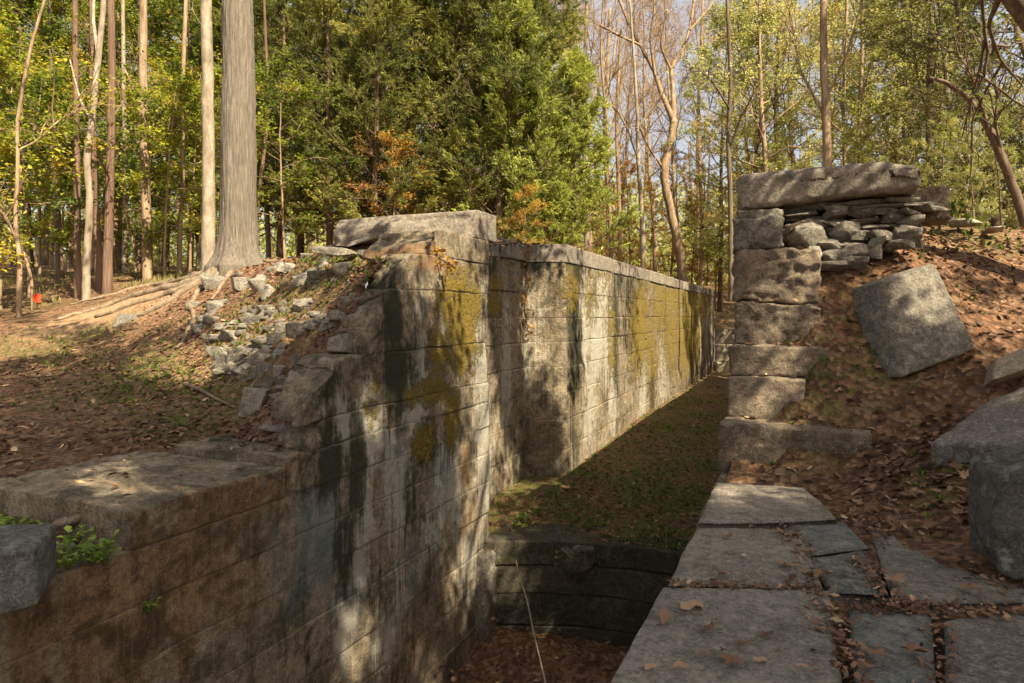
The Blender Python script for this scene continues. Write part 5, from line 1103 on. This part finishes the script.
band('olive', 'low golden bushes behind the right bank', 'low golden-green bush behind the right bank', [(945, 16, .22), (975, 15, .2), (1005, 14, .2), (860, 22, .3), (800, 24, .3), (905, 20, .26), (760, 26, .35), (1025, 17, .3)])
# far wood that reads as one mass
m = MB(); lv = Leaves(); rf = np.random.RandomState(5)
for _ in range(210):
    u = rf.uniform(-120, 1140); zc = rf.uniform(50, 74); x, y = ux(u, zc); z = float(terrain(np.array([x]), np.array([y]), False)[0])
    hmax = 24 if u < 540 else 9; H = rf.uniform(9, 22) * (1 if u < 540 else .6)
    tube(m, [[x, y, z - .5], [x + rf.normal(0, .3), y, z + H * .5], [x + rf.normal(0, .6), y, z + H]], [.2, .15, .06], 5)
    for q_ in range(26):
        c = np.array([x, y, z]) + np.array([rf.normal(0, 1.8), rf.normal(0, 1.6), rf.uniform(1, hmax) if q_ < 16 else rf.uniform(-.3, 4.5)]); k = 26
        lv.add(c + rf.normal(0, 1, (k, 3)) * [1.1, 1.1, .6], rf.normal(size=(k, 3)), rf.uniform(.22, .42, k), .7, np.clip(rf.normal(.35 if u < 540 else .55, .2, k), 0, 1), rf.uniform(.2, 1, k), .4)
tag(m.build('far_woods', M['bark_brown'], None, True), kind='stuff')
lf = lv.mesh('far_woods_foliage', M['leaf_olive'], None, rf); tag(lf, kind='stuff')

# ================================================================== SMALL THINGS
p, zc = ground_hit(33, 309); m = MB(); tube(m, [[0, 0, -.05], [0, 0, .34]], [.006, .005], 6); fl = tag(empty('marker_flag', p), 'small bright orange-red marker flag in the soil before the left wood', 'flag')
m.build('flag_pole', M['straw'], fl); N = NT('orange_flag'); fm = N.finish((.75, .06, .02), None, .6)
g = np.linspace(0, 1, 7); A, B = np.meshgrid(g, g, indexing='ij'); V = np.stack([A * .16 * CY, A * .16 * SY + .02 * np.sin(A * 7), .17 + B * .16 - .03 * A * (1 - B)], -1).reshape(-1, 3); i = np.arange(6)[:, None] * 7 + np.arange(6)[None]
m = MB(); m.add(V, np.stack([i, i + 7, i + 8, i + 1], -1).reshape(-1, 4)); m.build('flag_cloth', fm, fl)
pts = np.array([uvz(u, v, z) for u, v, z in [(516, 560, 7.75), (519, 575, 7.5), (527, 600, 7.1), (533, 630, 6.7), (539, 655, 6.4), (547, 690, 6.0), (552, 712, 5.8)]]); o_ = pts[-1]
m = MB(); tube(m, pts - o_, np.linspace(.006, .010, len(pts)), 8); o = m.build('thin_pole', M['bark_white'], None, True); o.location = tuple(o_); tag(o, 'long thin pale stick leaning down from the corner of the low chamber wall', 'stick')

# ================================================================== TREES BESIDE AND BEHIND THE CAMERA, unseen, leaves placed to shade all but the LIT spots
bpy.context.view_layer.update(); dg = bpy.context.evaluated_depsgraph_get()
LIT = [(200, 364, 80, 23), (30, 345, 50, 12), (130, 305, 90, 26), (110, 488, 62, 30), (95, 525, 42, 26), (205, 505, 80, 30), (482, 420, 23, 135), (462, 290, 22, 60), (368, 425, 28, 55), (472, 568, 28, 54), (358, 640, 42, 58), (420, 665, 20, 26), (415, 280, 30, 35), (330, 264, 60, 18), (290, 318, 50, 30),
       (545, 330, 30, 90), (600, 340, 22, 110), (665, 330, 26, 75), (700, 325, 16, 60), (585, 440, 30, 50), (705, 360, 30, 40), (515, 460, 12, 40), (555, 600, 30, 50), (640, 400, 30, 35),
       (770, 350, 50, 70), (835, 400, 45, 18), (920, 305, 50, 50), (980, 250, 60, 30), (880, 185, 45, 16), (880, 240, 50, 20), (995, 405, 50, 25), (745, 493, 50, 15), (990, 330, 40, 30), (905, 320, 50, 55), (790, 330, 45, 70), (222, 150, 60, 200), (760, 440, 35, 12), (425, 228, 70, 14)]
def lit(u, v): return any((u - a) ** 2 / c ** 2 + (v - b) ** 2 / d ** 2 < 1 for a, b, c, d in LIT)
rsd = np.random.RandomState(8); cam0 = Vector((0, 0, CAM_Z)); sunv = Vector(tuple(SUN)); clumps = []
dark_zones = [(820, 270, 1030, 480, .5), (0, 300, 340, 470, 1.0), (0, 240, 340, 480, 1.0), (0, 470, 320, 700, 1.0), (300, 240, 500, 700, 1.0), (495, 235, 535, 480, .8), (535, 240, 715, 480, .25), (480, 460, 700, 690, .9), (600, 480, 1030, 700, 1.0), (730, 160, 1030, 480, .15), (960, 420, 1030, 600, 1.0)]
for k in range(7000):
    z_ = dark_zones[rsd.randint(len(dark_zones))]; u = rsd.uniform(z_[0], z_[2]); v = rsd.uniform(z_[1], z_[3])
    if rsd.rand() > z_[4] or lit(u, v): continue
    d = uvz(u, v, 1.0) - np.array([0, 0, CAM_Z]); ok, loc, nrm, *_ = sc.ray_cast(dg, cam0, Vector(tuple(d)).normalized())
    if not ok or loc.length > 24: continue
    zc_ = rsd.uniform(6.5, 12.0); t = (zc_ - loc.z) / SUN[2]; c = np.array(loc) + SUN * t
    pu, pv, pz = project(c)
    if pz > 0 and -60 < pu < 1084 and pv > -60: continue
    ok2, l2, *_ = sc.ray_cast(dg, loc + sunv * .05 + nrm * .03, sunv)
    if ok2: continue
    ok3, l3, *_ = sc.ray_cast(dg, Vector(tuple(c)), -sunv)
    if ok3:
        a_, b_, _c = project(np.array(l3)[None]); 
        if lit(a_[0], b_[0]): continue
    clumps.append(c)
clumps = np.array(clumps)
shade_xy = [(6.5, -1.5), (10.8, 1.0), (13, 7), (10, -6), (17, 12), (4.5, -7)]
sxy = np.array(shade_xy); own = np.argmin(np.hypot(clumps[:, None, 0] - sxy[None, :, 0], clumps[:, None, 1] - sxy[None, :, 1]), axis=1)
for i, (x, y) in enumerate(shade_xy):
    z = float(terrain(np.array([x]), np.array([y]))[0]); root = tag(empty('shade_tree', (x, y, z)), 'tall unseen tree beside the right bank, leaves placed to shade the lock', 'tree', 'trees shading the lock')
    o3 = np.array([x, y, z]); m = MB(); tube(m, [[0, 0, -.3], [.1, 0, 4], [0, .1, 8], [.1, .1, 12.5]], [.24, .19, .14, .05], 10); lv = Leaves(); C = clumps[own == i] - o3
    for c in C:
        if rsd.rand() < .12: tube(m, [[.05, .05, max(3, c[2] - 2.2)], c * [.5, .5, 1] + [0, 0, -.8], c], [.035, .02, .008], 4, close=False)
        n = 30; lv.add(c + rsd.normal(0, 1, (n, 3)) * .16, rsd.normal(size=(n, 3)), rsd.uniform(.10, .17, n), .75, np.clip(rsd.normal(.5, .2, n), 0, 1), rsd.uniform(.2, 1, n), .4)
    m.build('trunk', M['bark_brown'], root, True)
    if len(C): lv.mesh('crown', M['leaf_green'], root, rsd)
